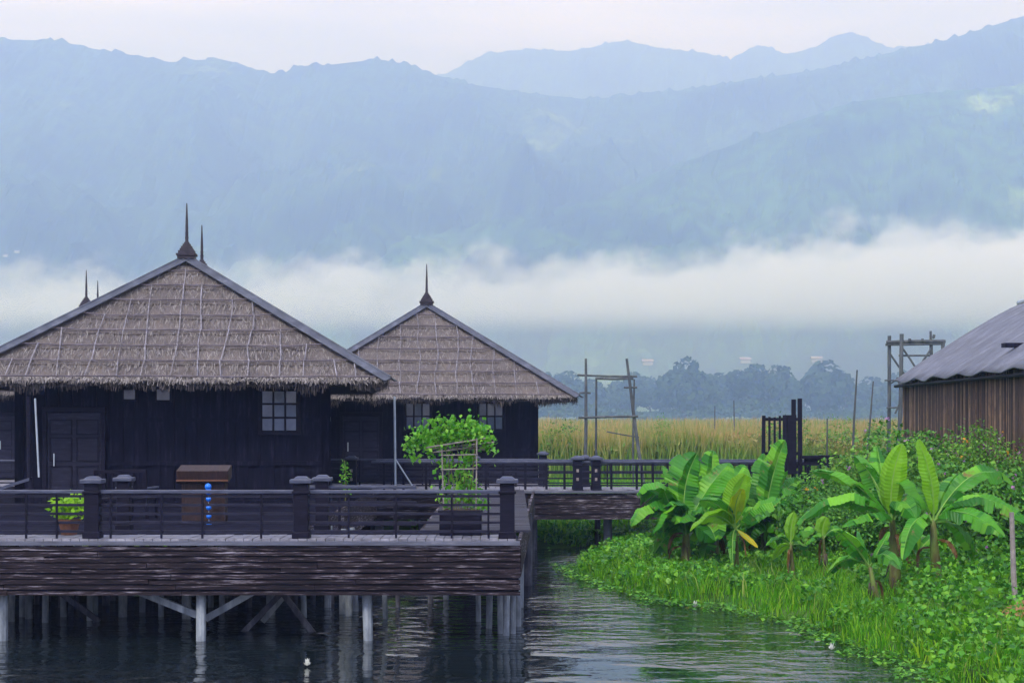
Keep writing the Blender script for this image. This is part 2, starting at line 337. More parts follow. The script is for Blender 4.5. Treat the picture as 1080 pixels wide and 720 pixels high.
ridge('mountain', [(-700,20),(-200,50),(0,42),(60,43),(100,52),(150,60),(180,66),(230,62),(255,68),(278,78),(300,77),(320,70),(345,69),(370,66),(400,63),(430,68),(455,78),(490,88),(560,99),(620,105),(700,98),(780,86),(860,74),(930,58),(1000,42),(1080,17),(1200,5),(1780,30)], 3400, 1500, 900, M['hill'], 1.3, 7)
ridge('mountain', [(-700,120),(300,110),(420,95),(470,78),(510,58),(545,53),(610,54),(640,46),(660,43),(700,52),(745,56),(770,64),(790,52),(805,48),(830,58),(860,50),(880,38),(897,34),(915,40),(935,52),(960,49),(1080,40),(1780,80)], 4900, 1100, 900, M['hill'], 4.1, 8)
ridge('hill', [(-700,330),(100,300),(300,268),(450,250),(560,225),(640,205),(700,180),(780,150),(840,128),(900,108),(960,100),(1080,90),(1200,60),(1780,40)], 2600, 750, 500, M['hill2'], 7.7, 5, spur=28)

# ------------------------------------------------------------------ far tree line
def tree_mesh(seed, w, h, n=1500):
    """broad crown of leaf clumps round several limbs; returns crown verts and trunk builder in local metres"""
    rs = np.random.default_rng(seed); k = 11
    cs = np.stack([rs.uniform(-.36,.36,k)*w, rs.uniform(-.3,.3,k)*w, rs.uniform(.42,.84,k)*h],1)
    cs[0] = (0,0,h*.82); rad = rs.uniform(.13,.24,k)*w
    pts = []; out = []
    for i in range(k):
        q = rs.normal(size=(n//k,3)); q /= np.linalg.norm(q,axis=1)[:,None]
        rr = rad[i]*rs.uniform(.65,1.1,(n//k,1)); p = cs[i] + q*rr*np.array([1,1,.8]); pts.append(p); out.append(q)
    pts = np.concatenate(pts); out = np.concatenate(out)
    V = leaf_arr(pts, np.full(len(pts), .11*w), .5, out, .8)
    t = MB(); t.tube([(0,0,-1.5),(0,.1,h*.3),(.2,0,h*.7)], [.035*w,.028*w,.012*w], 7)
    for i in range(1,6): t.tube([(0,.05,h*.3),tuple(cs[i]*.6+np.array([0,0,h*.15])),tuple(cs[i])], [.018*w,.012*w,.005*w], 5)
    return V, t
tree_src = []
for i, (w, h) in enumerate([(1.1,1),(1.4,1),(.8,1),(1.0,1)]):
    V, t = tree_mesh(50+i, w, h); 
    V0 = V
    c = quads_obj('crown', V0, 0, M['tree']); tr = MB(); tr.v = t.v; tr.f = t.f; tr.mi = t.mi
    s = tr.build('trunk', M['bark']); tree_src.append((c.data, s.data)); bpy.data.objects.remove(c); bpy.data.objects.remove(s)
def far_tree(px, top, d, kind, label, wscale=1.0, grp='trees of the misty tree line beyond the reeds'):
    h = Z(top, d)-.2; h = max(h, 3)
    e = empty('tree', (X(px,d), d, .2), random.uniform(0,6.28)); e.scale = (h*wscale,h*wscale,h)
    for nm, me in zip(('crown','trunk'), tree_src[kind]):
        o = bpy.data.objects.new(nm, me); COL.objects.link(o); o.parent = e
    tag(e, label, 'tree', grp); return e
far_tree(725,381,1150,1,'tall domed tree rising alone above the middle of the misty tree line',.75)
far_tree(798,385,1170,0,'pair of crowns tallest in the misty tree line left of the wooden gate',.95)
far_tree(822,389,1190,1,'hazy round tree directly above the wooden gate in the far tree line',.95)
far_tree(870,384,1200,1,'bulky hazy tree in the far tree line between gate and shed',1.0)
far_tree(668,393,1280,0,'pale misty tree seen just past the leaning bamboo frame pole',.9)
gen = 'hazy blue-grey tree merging into the far tree line beyond the reeds'
for i in range(46):
    px = 470 + i*12.6 + random.uniform(-6,6)
    top = 405 + 7*math.sin(px*.031) + random.uniform(-6,10)
    if px < 600: top += -6
    far_tree(px, top, random.uniform(1120,1380), random.randrange(4), gen, random.uniform(.8,1.25))
for i in range(16):
    px = -60 + i*38 + random.uniform(-6,6)
    far_tree(px, 405+random.uniform(-8,10), random.uniform(1150,1380), random.randrange(4), gen, random.uniform(.9,1.3))
for i in range(12):
    px = 1040 + i*30; far_tree(px, 398+random.uniform(-8,10), random.uniform(1120,1380), random.randrange(4), gen, random.uniform(.9,1.3))
# undergrowth below the crowns
n = 26000; xs=rng.uniform(-480,600,n); ys=rng.uniform(1080,1380,n)
V = leaf_arr(np.stack([xs,ys,rng.uniform(.3,1,n)**1.3*(9+4*np.sin(xs*.05))],1), np.full(n,3.6), .4, None, .8)
tag(quads_obj('undergrowth', V, 0, M['tree']), 'hazy undergrowth at the foot of the far tree line', 'undergrowth', kind='stuff')
# small pale buildings in and above the tree line
def far_house(px, py, d, w, label):
    z = Z(py, d); e = empty('house', (X(px,d), d, z))
    a = MB(); a.box((0,0,0), (w,w*.8,.9*w*.45)); a.build('wall', M['offwhite'], e)
    r_ = MB(); r_.add([(-.6*w,-.5*w,.2*w),(.6*w,-.5*w,.2*w),(.6*w,.5*w,.2*w),(-.6*w,.5*w,.2*w),(-.6*w,0,.42*w),(.6*w,0,.42*w)],[(0,1,5,4),(2,3,4,5),(0,4,3),(1,2,5),(0,3,2,1)])
    r_.build('roof', M['redroof'], e); tag(e, label, 'house')
far_house(683,383,1420,8,'white building glimpsed just left of the tallest hazy tree')
far_house(786,381,1420,8,'small white building above the trees left of the wooden gate')
far_house(861,380,1420,8,'tiny pale building peeping over trees midway between gate and shed')
far_house(6,270,2250,6,'tiny white house on the mountainside at the left edge, lower of two')
far_house(18,266,2280,6,'tiny white house on the mountainside at the left edge, higher of two')

# ------------------------------------------------------------------ jetties
class Q:  # convenience to place a single-box part
    pass
def part_beam(name, a, b, w, h, mat, parent, bevel=0, up=Vector((0,0,1))):
    a = Vector(a)-parent.location; b = Vector(b)-parent.location
    m_ = MB(); m_.beam(a, b, w, h, up); return m_.build(name, mat, parent, bevel=bevel)
def part_tube(name, pts, r_, mat, parent, n=8):
    m_ = MB(); m_.tube([Vector(p)-parent.location for p in pts], r_, n); return m_.build(name, mat, parent, smooth=False)
def boards(name, x0, x1, y0, y1, z, along, parent, bw=.16, mat=None):
    """deck of separate boards with gaps, butted"""
    m_ = MB(); L = parent.location
    if along == 'x':
        y = y0
        while y < y1-.02:
            m_.box(((x0+x1)/2-L.x, y+bw/2-L.y, z-.025-L.z+random.uniform(-.004,.004)), (x1-x0, bw-.012, .05)); y += bw
    else:
        x = x0
        while x < x1-.02:
            m_.box((x+bw/2-L.x, (y0+y1)/2-L.y, z-.025-L.z+random.uniform(-.005,.005)), (bw-.012, y1-y0+random.uniform(-.02,.02), .05)); x += bw
    return m_.build(name, mat or M['deck'], parent)
def railing_post(x, y, parent, h=.95, w=.26, holes=False, z0=DZ):
    L = parent.location; m_ = MB()
    m_.box((x-L.x, y-L.y, z0+h/2-L.z), (w,w,h)); m_.box((x-L.x, y-L.y, z0+h-.16-L.z), (w+.05,w+.05,.05)); m_.box((x-L.x,y-L.y,z0+.06-L.z),(w+.05,w+.05,.12))
    if holes:
        for k in range(2):
            m_.box((x-L.x, y-w/2-L.y-.004, z0+.3+k*.25-L.z), (.07,.01,.09), mi=1)
    p = m_.build('railing_post', [M['wood'], M['bamboo']], parent, bevel=.012)
    c = MB(); c.box((x-L.x, y-L.y, z0+h+.035-L.z), (w+.12,w+.12,.07)); c.box((x-L.x,y-L.y,z0+h+.095-L.z),(w+.02,w+.02,.05), taper=.6)
    c.build('cap', M['railtop'], p, bevel=.012)
def railing(a, b, parent, post_at=(), h=.82, nslat=4, vstep=.75, post_h=.97, pw=.26, holes=False, z0=DZ, vj=.1, vw=.05):
    a = Vector((a[0],a[1],z0)); b = Vector((b[0],b[1],z0)); d = (b-a); L = d.length; dn = d.normalized()
    part_beam('handrail', a+Vector((0,0,h)), b+Vector((0,0,h)), .12, .06, M['railtop'], parent, .01)
    for k in range(nslat):
        z = .12 + (h-.2)*k/(nslat-1) if nslat > 1 else .4
        part_beam('rail', a+Vector((0,.0,z)), b+Vector((0,0,z)), .04, .045, M['woodh'], parent)
    t = vstep*.6
    while t < L-.1:
        q = a+dn*t; part_beam('baluster', q+Vector((0,-.04,-.03)), q+Vector((0,-.04,h-.035)), vw, .035, M['wood'], parent)
        t += vstep + random.uniform(-vj, vj)
    for px_ in post_at: railing_post(px_[0], px_[1], parent, post_h, pw, holes, z0)
def fascia(x0, x1, y, ztop, zbot, parent, nb=7, th=.05, thick=None):
    """horizontal boards, each its own height and offset, in one mesh (surface pattern)"""
    L = parent.location; m_ = MB(); H = (ztop-zbot)/nb
    for k in range(nb):
        x = x0
        while x < x1-.01:
            xe = min(x1, x+random.uniform(2.2,4.5))
            if x1-xe < .8: xe = x1
            dy = random.uniform(-.018,.018)
            m_.box(((x+xe)/2-L.x, y+dy-L.y, zbot+H*(k+.5)-L.z+random.uniform(-.008,.008)), (xe-x-.01, th, H-random.uniform(.012,.035)), Matrix.Rotation(random.uniform(-.003,.003),3,'Y'))
            x = xe
    m_.box(((x0+x1)/2-L.x, y+.07-L.y, (ztop+zbot)/2-L.z), (x1-x0-.06,.03,ztop-zbot-.06), mi=1)
    return m_.build('fascia', [M['fascia'], M['wall']], parent)
def stilt(px, py, parent, r_=.08, lean=0, mat='post', d=None, top=None):
    d = max(d if d else CZ*F/(py-HY), 30.2); x = X(px, d); t = top if top else DZ-.12
    part_tube('stilt', [(x+lean,d,t),(x+lean*.45,d+.01,t*.5),(x,d,-.9)], [r_*.95,r_*1.05,r_], M[mat], parent, 9)

J = empty('jetty', (-7.5,31,DZ)); tag(J, 'dark timber jetty with flaking side planks and railings before the large thatched bungalow', 'jetty')
# front strip, the house platform behind it, and the arm that leads back to the far walkway
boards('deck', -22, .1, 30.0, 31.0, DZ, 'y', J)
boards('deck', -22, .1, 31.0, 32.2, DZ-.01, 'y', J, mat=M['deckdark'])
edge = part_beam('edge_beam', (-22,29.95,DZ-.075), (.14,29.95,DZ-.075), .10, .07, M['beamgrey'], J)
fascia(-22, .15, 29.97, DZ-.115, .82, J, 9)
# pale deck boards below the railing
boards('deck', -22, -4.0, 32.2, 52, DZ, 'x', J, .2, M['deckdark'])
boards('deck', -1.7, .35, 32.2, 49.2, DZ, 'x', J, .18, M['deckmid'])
part_beam('side_beam', (.13,30.1,DZ-.35), (.62,49.2,DZ-.35), .06, .65, M['fascia'], J)
part_beam('side_beam', (-1.75,32.2,DZ-.3), (-1.75,49.2,DZ-.3), .06, .5, M['fascia'], J)
part_beam('side_beam', (-3.96,32.2,DZ-.4), (-3.96,52,DZ-.4), .06, .8, M['fascia'], J)
np_ = [(X(p,30.15),30.15) for p in (-120,98,318,535)]
railing((-22,30.15), (.0,30.15), J, np_, nslat=5, vstep=.82, vj=.3, vw=.035)
for p in (-90,131,340): railing_post(X(p,32.1),32.1,J,.93,.24)
railing((-3.9,32.1), (-1.8,32.1), J, [], vstep=1.1, vj=.4)
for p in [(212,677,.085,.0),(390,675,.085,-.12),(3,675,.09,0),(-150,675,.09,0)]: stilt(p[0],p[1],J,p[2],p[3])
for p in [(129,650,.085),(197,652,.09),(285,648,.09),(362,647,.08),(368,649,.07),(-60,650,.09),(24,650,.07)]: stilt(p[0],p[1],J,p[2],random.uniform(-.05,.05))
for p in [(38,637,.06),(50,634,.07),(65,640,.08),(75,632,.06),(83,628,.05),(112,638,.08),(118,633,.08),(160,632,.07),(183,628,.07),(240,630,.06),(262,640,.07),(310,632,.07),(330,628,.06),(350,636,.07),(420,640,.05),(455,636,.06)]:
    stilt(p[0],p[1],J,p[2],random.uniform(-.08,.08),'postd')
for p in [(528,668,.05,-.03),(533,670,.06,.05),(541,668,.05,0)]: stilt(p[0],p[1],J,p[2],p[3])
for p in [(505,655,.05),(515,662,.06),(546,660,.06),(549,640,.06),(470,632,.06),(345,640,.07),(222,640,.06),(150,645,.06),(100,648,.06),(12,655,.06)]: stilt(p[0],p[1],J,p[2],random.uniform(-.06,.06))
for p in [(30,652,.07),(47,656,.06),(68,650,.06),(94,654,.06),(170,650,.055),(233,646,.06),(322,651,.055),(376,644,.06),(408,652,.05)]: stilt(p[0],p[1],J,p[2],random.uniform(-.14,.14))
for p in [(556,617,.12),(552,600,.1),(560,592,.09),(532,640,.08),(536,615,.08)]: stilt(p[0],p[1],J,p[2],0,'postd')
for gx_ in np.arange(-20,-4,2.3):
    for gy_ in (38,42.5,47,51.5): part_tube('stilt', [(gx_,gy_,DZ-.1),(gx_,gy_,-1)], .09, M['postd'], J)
fascia(-22, -4.0, 51.9, DZ-.1, .12, J, 8)
part_beam('brace', P(143,622,30.4), P(208,648,30.4), .10,.12, M['post'], J)
part_beam('brace', P(217,652,30.6), P(274,620,30.6), .10,.12, M['post'], J)
part_beam('brace', P(277,655,32.2), P(305,622,32.2), .09,.1, M['post'], J)
part_beam('brace', P(296,622,31.5), P(334,672,31.5), .09,.10, M['postd'], J)
part_beam('brace', P(300,622,31.6), P(255,668,31.6), .09,.10, M['postd'], J)
part_beam('brace', P(60,622,33), P(105,655,33), .09,.10, M['postd'], J)

W = empty('walkway', (4,50,DZ)); tag(W, 'raised plank walkway with dark slatted railing crossing to the wooden gate behind the banana plants', 'walkway')
fascia(-4.1, 9.0, 49.6, DZ-.10, .95, W, 5)
part_beam('edge_beam', (-4.1,49.56,DZ-.065), (9.0,49.56,DZ-.065), .10,.06, M['beamgrey'], W)
boards('deck', -4.1, 9.0, 49.65, 51.6, DZ, 'y', W, .18)
railing((-4.1,49.75), (9.0,49.75), W, [(X(p,49.75),49.75) for p in (371,609,628.5,716)], h=.8, nslat=4, vstep=.62, vj=.22, pw=.27, post_h=.86, holes=True, vw=.07)
railing((-4.1,51.5), (9.0,51.5), W, [(X(p,51.5),51.5) for p in (500,617)], h=.8, nslat=3, vstep=.9, vj=.2, pw=.25, post_h=.84)
for px_, py_ in ((400,575),(446,572),(500,578),(562,580),(641,578),(720,575),(790,575)):
    d = 50.4; part_tube('stilt', [(X(px_,d),d,DZ-.2),(X(px_,d),d,-.8)], .13, M['beamgrey'], W)
    part_tube('stilt', [(X(px_,d)-.25,d+1,DZ-.2),(X(px_,d)-.25,d+1,-.8)], .09, M['postd'], W)

# ------------------------------------------------------------------ gate at the end of the walkway
g = empty('wooden_gate', (X(825,49.3),49.3,DZ)); tag(g, 'dark wooden gate of upright pickets with tall posts at the end of the walkway', 'gate')
d = 49.3
for i, px_ in enumerate((806,811.5,817,822.5)): part_beam('picket', P(px_,498,d), P(px_,438+random.uniform(0,2),d), .06,.05, M['wood'], g)
for px_ in (828,833,837.5): part_beam('picket', P(px_,500,d-.1), P(px_,437.5,d-.1), .13,.05, M['wood'], g)
part_beam('gate_post', P(837,505,d+.1), P(837,421,d+.1), .12,.12, M['wood'], g, .01)
part_beam('gate_post', P(844,505,d-.05), P(843.5,420,d-.05), .11,.12, M['wood'], g, .01)
part_beam('gate_post', P(805,505,d-.05), P(805.5,438,d-.05), .10,.10, M['wood'], g, .01)
for py_ in (442,478,492): part_beam('crossbar', P(804,py_,d+.06), P(843,py_,d+.06), .05,.09, M['wood'], g)
b_ = empty('landing_rail', (X(865,49),49,DZ)); tag(b_, 'low dark timber rail with an armrest-like end right of the wooden gate', 'rail')
part_beam('handrail', P(845,482,49), P(885,481,49), .10,.09, M['wood'], b_); part_beam('rail', P(845,489,49), P(876,489,49), .06,.08, M['wood'], b_)
for px_ in (852,864,874): part_beam('post', P(px_,505,49.05), P(px_,482,49.05), .09,.09, M['wood'], b_)
part_beam('panel', P(848,486,49.1), P(870,486,49.1), .04,.2, M['wood'], b_)

# ------------------------------------------------------------------ thatched bungalows
def lerp(a,b,t): return a+(b-a)*t
def bungalow(apx, apy_d, zapex, zeave, rz, hw=5.0, run=4.8, rlen=5.2, label='', seed=1, detail=1.0, windows=(), front_door=None, vents=()):
    """local frame: origin on the deck under the front apex, front is -y"""
    rs = random.Random(seed); nr = np.random.default_rng(seed)
    E = empty('bungalow', (apx, apy_d, DZ), rz); tag(E, label, 'bungalow')
    za = zapex-DZ; ze = zeave-DZ
    A = Vector((0,0,za)); B = Vector((0,rlen,za))
    c = [Vector((-hw,-run,ze)), Vector((hw,-run,ze)), Vector((hw,rlen+run,ze)), Vector((-hw,rlen+run,ze))]
    faces = [(c[0],c[1],A,A),(c[1],c[2],B,A),(c[2],c[3],B,B),(c[3],c[0],A,B)]   # e0,e1 eave; t1,t0 top (t1 above e1)
    roof = MB(); NV = 72
    # each side: courses of thatch, every course a little proud at its lower edge
    courses = 8
    V=[];
    for fi,(e0,e1,t1,t0) in enumerate(faces):
        nrm = (e1-e0).cross(lerp(t0,t1,.5)-e0).normalized()
        if nrm.z < 0: nrm = -nrm
        NU = 90; rows=[]
        for k in range(courses):
            for s_ in (0.0,.12,.5,.98): rows.append((k+s_, s_))
        rows.append((courses,1))
        o = len(roof.v)
        for (q, s_) in rows:
            v = q/courses
            a = lerp(e0,t0,v); b2 = lerp(e1,t1,v)
            for i in range(NU+1):
                u = i/NU; p = lerp(a,b2,u)
                prud = .05*(1-s_)*(0 if q>=courses else 1)
                sag = -.10*math.sin(math.pi*min(1,v*1.0))    # hips sag slightly
                nn_ = .030*fbm(p.x*2.2+seed, p.y*2.2, p.z*2.2, 3)
                edge_ = min(1, min(u,1-u)*8)
                roof.v.append(tuple(p + nrm*(prud+nn_)*edge_ + Vector((0,0,sag*.6*edge_))))
        nrw = len(rows)
        for j in range(nrw-1):
            for i in range(NU): roof.f.append((o+j*(NU+1)+i,o+j*(NU+1)+i+1,o+(j+1)*(NU+1)+i+1,o+(j+1)*(NU+1)+i)); roof.mi.append(0)
        # underside
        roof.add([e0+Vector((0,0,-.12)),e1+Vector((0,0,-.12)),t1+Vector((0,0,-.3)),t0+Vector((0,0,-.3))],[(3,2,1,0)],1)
        # straw on the surface
        ns = int((6500 if fi==0 else 3000)*detail)
        uu = nr.uniform(.01,.99,ns); vv = 1-np.sqrt(nr.uniform(0,1,ns)) if fi in (0,2) else nr.uniform(0,.97,ns)
        e0a,e1a,t0a,t1a = [np.array(q) for q in (e0,e1,t0,t1)]
        def S(u_,v_):
            return (e0a+(t0a-e0a)*v_[:,None])*(1-u_)[:,None] + (e1a+(t1a-e1a)*v_[:,None])*u_[:,None]
        p0 = S(uu,vv); down = np.array((lerp(e0,e1,.5)-lerp(t0,t1,.5)).normalized()); along = np.array((e1-e0).normalized()); na = np.array(nrm)
        dirv = down + along*nr.normal(0,.22,ns)[:,None] - na*.02; L = nr.uniform(.10,.28,ns)[:,None]; wv = along*nr.uniform(.003,.007,ns)[:,None]
        sg = np.array([0,0,1])*(-.06*np.sin(np.pi*vv))[:,None]
        st = p0 + na*nr.uniform(.03,.065,ns)[:,None] + sg; en = st+dirv*L + na*nr.uniform(-.02,.03,ns)[:,None]
        V.append(np.stack([st-wv,st+wv,en+wv,en-wv],1).reshape(-1,3))
        # shaggy fringe at the eave: light outside, dark inside
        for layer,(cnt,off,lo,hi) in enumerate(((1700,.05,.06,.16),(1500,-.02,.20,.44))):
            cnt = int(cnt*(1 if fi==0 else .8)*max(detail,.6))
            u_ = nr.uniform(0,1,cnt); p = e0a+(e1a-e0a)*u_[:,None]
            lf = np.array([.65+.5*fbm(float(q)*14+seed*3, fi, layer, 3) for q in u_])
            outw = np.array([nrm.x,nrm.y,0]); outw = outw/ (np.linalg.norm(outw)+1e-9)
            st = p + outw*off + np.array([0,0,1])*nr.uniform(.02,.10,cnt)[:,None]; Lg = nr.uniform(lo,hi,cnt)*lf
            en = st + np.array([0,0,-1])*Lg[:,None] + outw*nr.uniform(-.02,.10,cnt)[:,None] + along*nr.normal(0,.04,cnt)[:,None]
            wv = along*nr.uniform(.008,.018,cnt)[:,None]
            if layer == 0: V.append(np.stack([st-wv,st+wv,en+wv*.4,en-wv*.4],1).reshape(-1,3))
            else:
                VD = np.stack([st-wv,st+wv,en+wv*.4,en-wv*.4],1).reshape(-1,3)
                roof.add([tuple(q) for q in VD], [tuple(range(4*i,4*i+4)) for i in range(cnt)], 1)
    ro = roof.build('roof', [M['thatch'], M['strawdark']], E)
    quads_obj('straw', np.concatenate(V), 0, M['straw'], ro)
    # battens
    for fi,(e0,e1,t1,t0) in enumerate(faces):
        if fi == 2: continue
        nrm = (e1-e0).cross(lerp(t0,t1,.5)-e0).normalized()
        if nrm.z < 0: nrm = -nrm
        def sp(u,v,off=.10): 
            return lerp(lerp(e0,t0,v), lerp(e1,t1,v), u)+nrm*off+Vector((0,0,-.06*math.sin(math.pi*v)*min(1,min(u,1-u)*8)))
        for k in range(courses):
            v = (k+.10)/courses
            pts = [sp(u,v+rs.uniform(-.004,.004)) for u in np.linspace(.01,.99,9)]
            m_ = MB(); m_.tube(pts, .019, 5); m_.build('batten', M['battend'], ro)
        W_ = (e1-e0).length; nst = int(W_/.62)
        for i in range(1, nst):
            xx = i/nst + rs.uniform(-.012,.012)
            vmax = min(xx,1-xx)/.5 if t0 == t1 else (min(1, xx*W_/run, (1-xx)*W_/run))
            vmax = min(vmax,.98)-.02
            # the stick climbs straight up the slope, piece by piece from course to course
            if vmax < .12: continue
            kk = max(1, int(vmax*courses)); m_ = MB(); jog = 0
            for k in range(kk):
                if kk > 99: continue
                v0_ = (k+.08)/courses; v1_ = min((k+1.12)/courses, vmax)
                def at(v, j):
                    wv_ = (lerp(e1,t1,v)-lerp(e0,t0,v)).length; s0 = (lerp(e0,t0,v)-e0).dot((e1-e0).normalized())
                    u = (xx*W_+j-s0)/max(wv_,.01); return min(max(u,.01),.99)
                j0 = jog; j1 = jog+rs.uniform(-.07,.07); jog = j1+rs.uniform(-.03,.03)
                if v1_ > v0_: m_.tube([sp(at(v0_,j0),v0_,.115), sp(at(v1_,j1),v1_,.12)], rs.uniform(.009,.017), 5)
            if m_.v: m_.build('batten', M['batten'], ro)
    # ridge boards
    def cap(a,b2):
        d_ = (b2-a).normalized(); sd = d_.cross(Vector((0,0,1))).normalized(); m_ = MB()
        for s_ in (-1,1):
            o_ = sd*s_*.11; dn = Vector((0,0,-.055))
            m_.beam(a+o_*.8+dn+Vector((0,0,.15)), b2+o_*.8+dn+Vector((0,0,.15)), .18, .03, (Vector((0,0,1))+sd*s_*.45).normalized())
            m_.tube([a+sd*s_*.21+Vector((0,0,.07)), b2+sd*s_*.21+Vector((0,0,.07))], .02, 5)
        m_.tube([a+Vector((0,0,.15)),b2+Vector((0,0,.15))], .035, 6)
        m_.build('ridge_board', M['cap'], ro)
    for q in range(2): cap(c[q]+(c[q]-A).normalized()*.12, A)
    for q in range(2,4): cap(c[q], B)
    cap(A,B)
    for q in (A,B):
        m_ = MB(); z = q.z+.05
        for (w_,h_) in ((.46,.08),(.52,.05),(.42,.08),(.34,.06),(.28,.06),(.20,.06),(.13,.05)):
            m_.box((q.x,q.y,z+h_/2),(w_,w_,h_)); z += h_
        m_.tube([(q.x,q.y,z),(q.x,q.y,z+.35),(q.x,q.y,z+.42),(q.x,q.y,z+1.02)], [.045,.036,.038,.014], 8)
        for k in range(4): m_.tube([(q.x,q.y,z+.1+.12*k),(q.x,q.y,z+.13+.12*k)], .05-.005*k, 8)
        m_.build('finial', M['finial'], E)
    # walls
    ww = 3.65; y0 = -run+1.25; y1 = rlen+run-1.25; wh = ze+.25
    def wall(name, ax, ay, bx, by):
        m_ = MB(); a = Vector((ax,ay,0)); b2 = Vector((bx,by,0)); L = (b2-a).length; dd = (b2-a).normalized(); nn_ = Vector((dd.y,-dd.x,0))
        m_.beam(a+Vector((0,0,wh/2)), b2+Vector((0,0,wh/2)), .08, wh)
        k = 0; t = 0
        while t < L:                                    # upright cover strips
            m_.beam(a+dd*t+nn_*.055+Vector((0,0,0)), a+dd*t+nn_*.055+Vector((0,0,wh)), .03 if k%4 else .10, .03 if k%4 else .06, nn_); t += .21 if False else .30; k += 1
        for z in (.05,1.0,2.05): m_.beam(a+nn_*.075+Vector((0,0,z)), b2+nn_*.075+Vector((0,0,z)), .05,.10)
        for q in (a,b2): m_.box((q.x,q.y,wh/2),(.2,.2,wh))
        return m_.build(name, M['wall'], E)
    wall('wall', -ww,y0, ww,y0); wall('wall', ww,y0, ww,y1); wall('wall', ww,y1, -ww,y1); wall('wall', -ww,y1,-ww,y0)
    for (cx_, cz_, w_, h_, nc, nr_) in windows:
        yy = y0-.13; fr = MB()
        fr.box((cx_,yy,cz_+h_/2+.04),(w_+.16,.07,.08)); fr.box((cx_,yy,cz_-h_/2-.04),(w_+.16,.07,.08))
        for s_ in (-1,1): fr.box((cx_+s_*(w_/2+.04),yy,cz_),(.08,.07,h_))
        for i in range(1,nc): fr.box((cx_-w_/2+w_*i/nc,yy,cz_),(.045,.06,h_))
        for i in range(1,nr_): fr.box((cx_,yy-.002,cz_-h_/2+h_*i/nr_),(w_,.055,.045))
        fo = fr.build('window', M['wood'], E, bevel=.006)
        for i in range(nc):
            for j in range(nr_):
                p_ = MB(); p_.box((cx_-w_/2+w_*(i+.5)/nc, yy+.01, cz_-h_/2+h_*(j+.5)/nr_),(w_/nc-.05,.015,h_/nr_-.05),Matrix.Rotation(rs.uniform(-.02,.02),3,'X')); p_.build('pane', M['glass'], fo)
    if front_door:
        cx_, w_, h_ = front_door; yy = y0-.13; m_ = MB()
        m_.box((cx_,yy+.02,h_/2+.02),(w_,.06,h_))
        do = m_.build('door', M['woodh'], E)
        m_ = MB()
        for s_ in (-1,1): m_.box((cx_+s_*(w_/2+.06),yy,h_/2),(.10,.12,h_+.1))
        m_.box((cx_,yy,h_+.1),(w_+.24,.12,.12)); m_.build('door_frame', M['wood'], do, bevel=.01)
        m_ = MB()
        for s_ in (-1,1):
            for (zc,hh) in ((.55,.8),(1.35,.55),(h_-.32,.34)):
                for e_ in (-1,1):
                    m_.box((cx_+s_*w_/4+e_*(w_/5),yy-.02,zc),(.03,.03,hh)); m_.box((cx_+s_*w_/4,yy-.02,zc+e_*hh/2),(w_/2.5+.03,.03,.03))
        m_.build('door_panel', M['wood'], do)
        m_ = MB(); m_.tube([(cx_-w_/2+.16,yy-.06,.95),(cx_-w_/2+.16,yy-.06,1.25)], .018, 8); m_.build('handle', M['metalpole'], do)
    for (cx_,cz_,w_,h_) in vents:
        m_ = MB(); yy = y0-.12
        m_.box((cx_,yy,cz_),(w_+.1,.05,h_+.1)); o_ = m_.build('vent_window', M['wood'], E)
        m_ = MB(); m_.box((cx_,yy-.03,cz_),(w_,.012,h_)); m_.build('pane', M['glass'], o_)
    for sx in (-ww, 0, ww):
        for sy in (y0, (y0+y1)/2, y1):
            m_ = MB(); m_.tube([(sx,sy,-.06),(sx,sy,-DZ-.9)], .11, 8); m_.build('stilt', M['postd'], E)
    fl = MB(); fl.box((0,(y0+y1)/2,-.03),(2*ww+.3,y1-y0+.3,.10)); fl.build('floor', M['wood'], E)
    return E, y0, ww
E1, Y1, WW = bungalow(X(197,44.8), 44.8, 8.03, 4.78, R(6), hw=5.1, label='large black bungalow with thatched hipped roof nearest the camera', seed=3,
    windows=[(2.52,2.27,.86,1.0,3,3)], front_door=(-2.35,1.25,2.2), vents=[(-1.05,2.66,.26,.22),(-.25,2.66,.3,.26)])
E2, _, _ = bungalow(X(450,61), 61, 7.86, 4.55, R(3), hw=4.95, label='smaller-looking black bungalow with thatched hipped roof beyond the railing, right of the large one', seed=9, detail=.8,
    windows=[(2.15,2.12,.82,.9,3,2),(-.3,2.12,.82,.9,3,2)], front_door=(-2.2,1.2,2.1))
E3, _, _ = bungalow(X(91,64.6), 64.6, 7.95, 4.7, R(9), hw=5.0, label='third thatched bungalow mostly hidden behind the large one at the left edge', seed=14, detail=.5,
    windows=[(2.0,2.1,.86,.95,3,3)], front_door=(-2.2,1.2,2.1))
# platform under the two farther bungalows
for (x0,x1,y0_,y1_,lab) in ((-7.6,1.2,55.3,70.8,'dark timber platform on stilts carrying the right-hand far bungalow'),(-23,-10.2,54,75,'dark timber platform on stilts carrying the far left bungalow')):
    pf = empty('platform', ((x0+x1)/2,y0_,DZ)); tag(pf, lab, 'platform')
    boards('deck', x0,x1,y0_,y1_,DZ-.13,'x',pf,.3); part_beam('edge_beam',(x0,y0_-.05,DZ-.4),(x1,y0_-.05,DZ-.4),.08,.5,M['fascia'],pf)
    for q in np.arange(x0+.4,x1,2.0):
        for qy in (y0_+.2, y0_+7): part_tube('stilt',[(q,qy,DZ-.2),(q,qy,-.8)],.1,M['postd'],pf)
    railing((x0,y0_+.1),(x1-(2 if x0<-20 else 0),y0_+.1),pf,[(x1-.2,y0_+.1)],z0=DZ-.1,nslat=4,vstep=1.0)

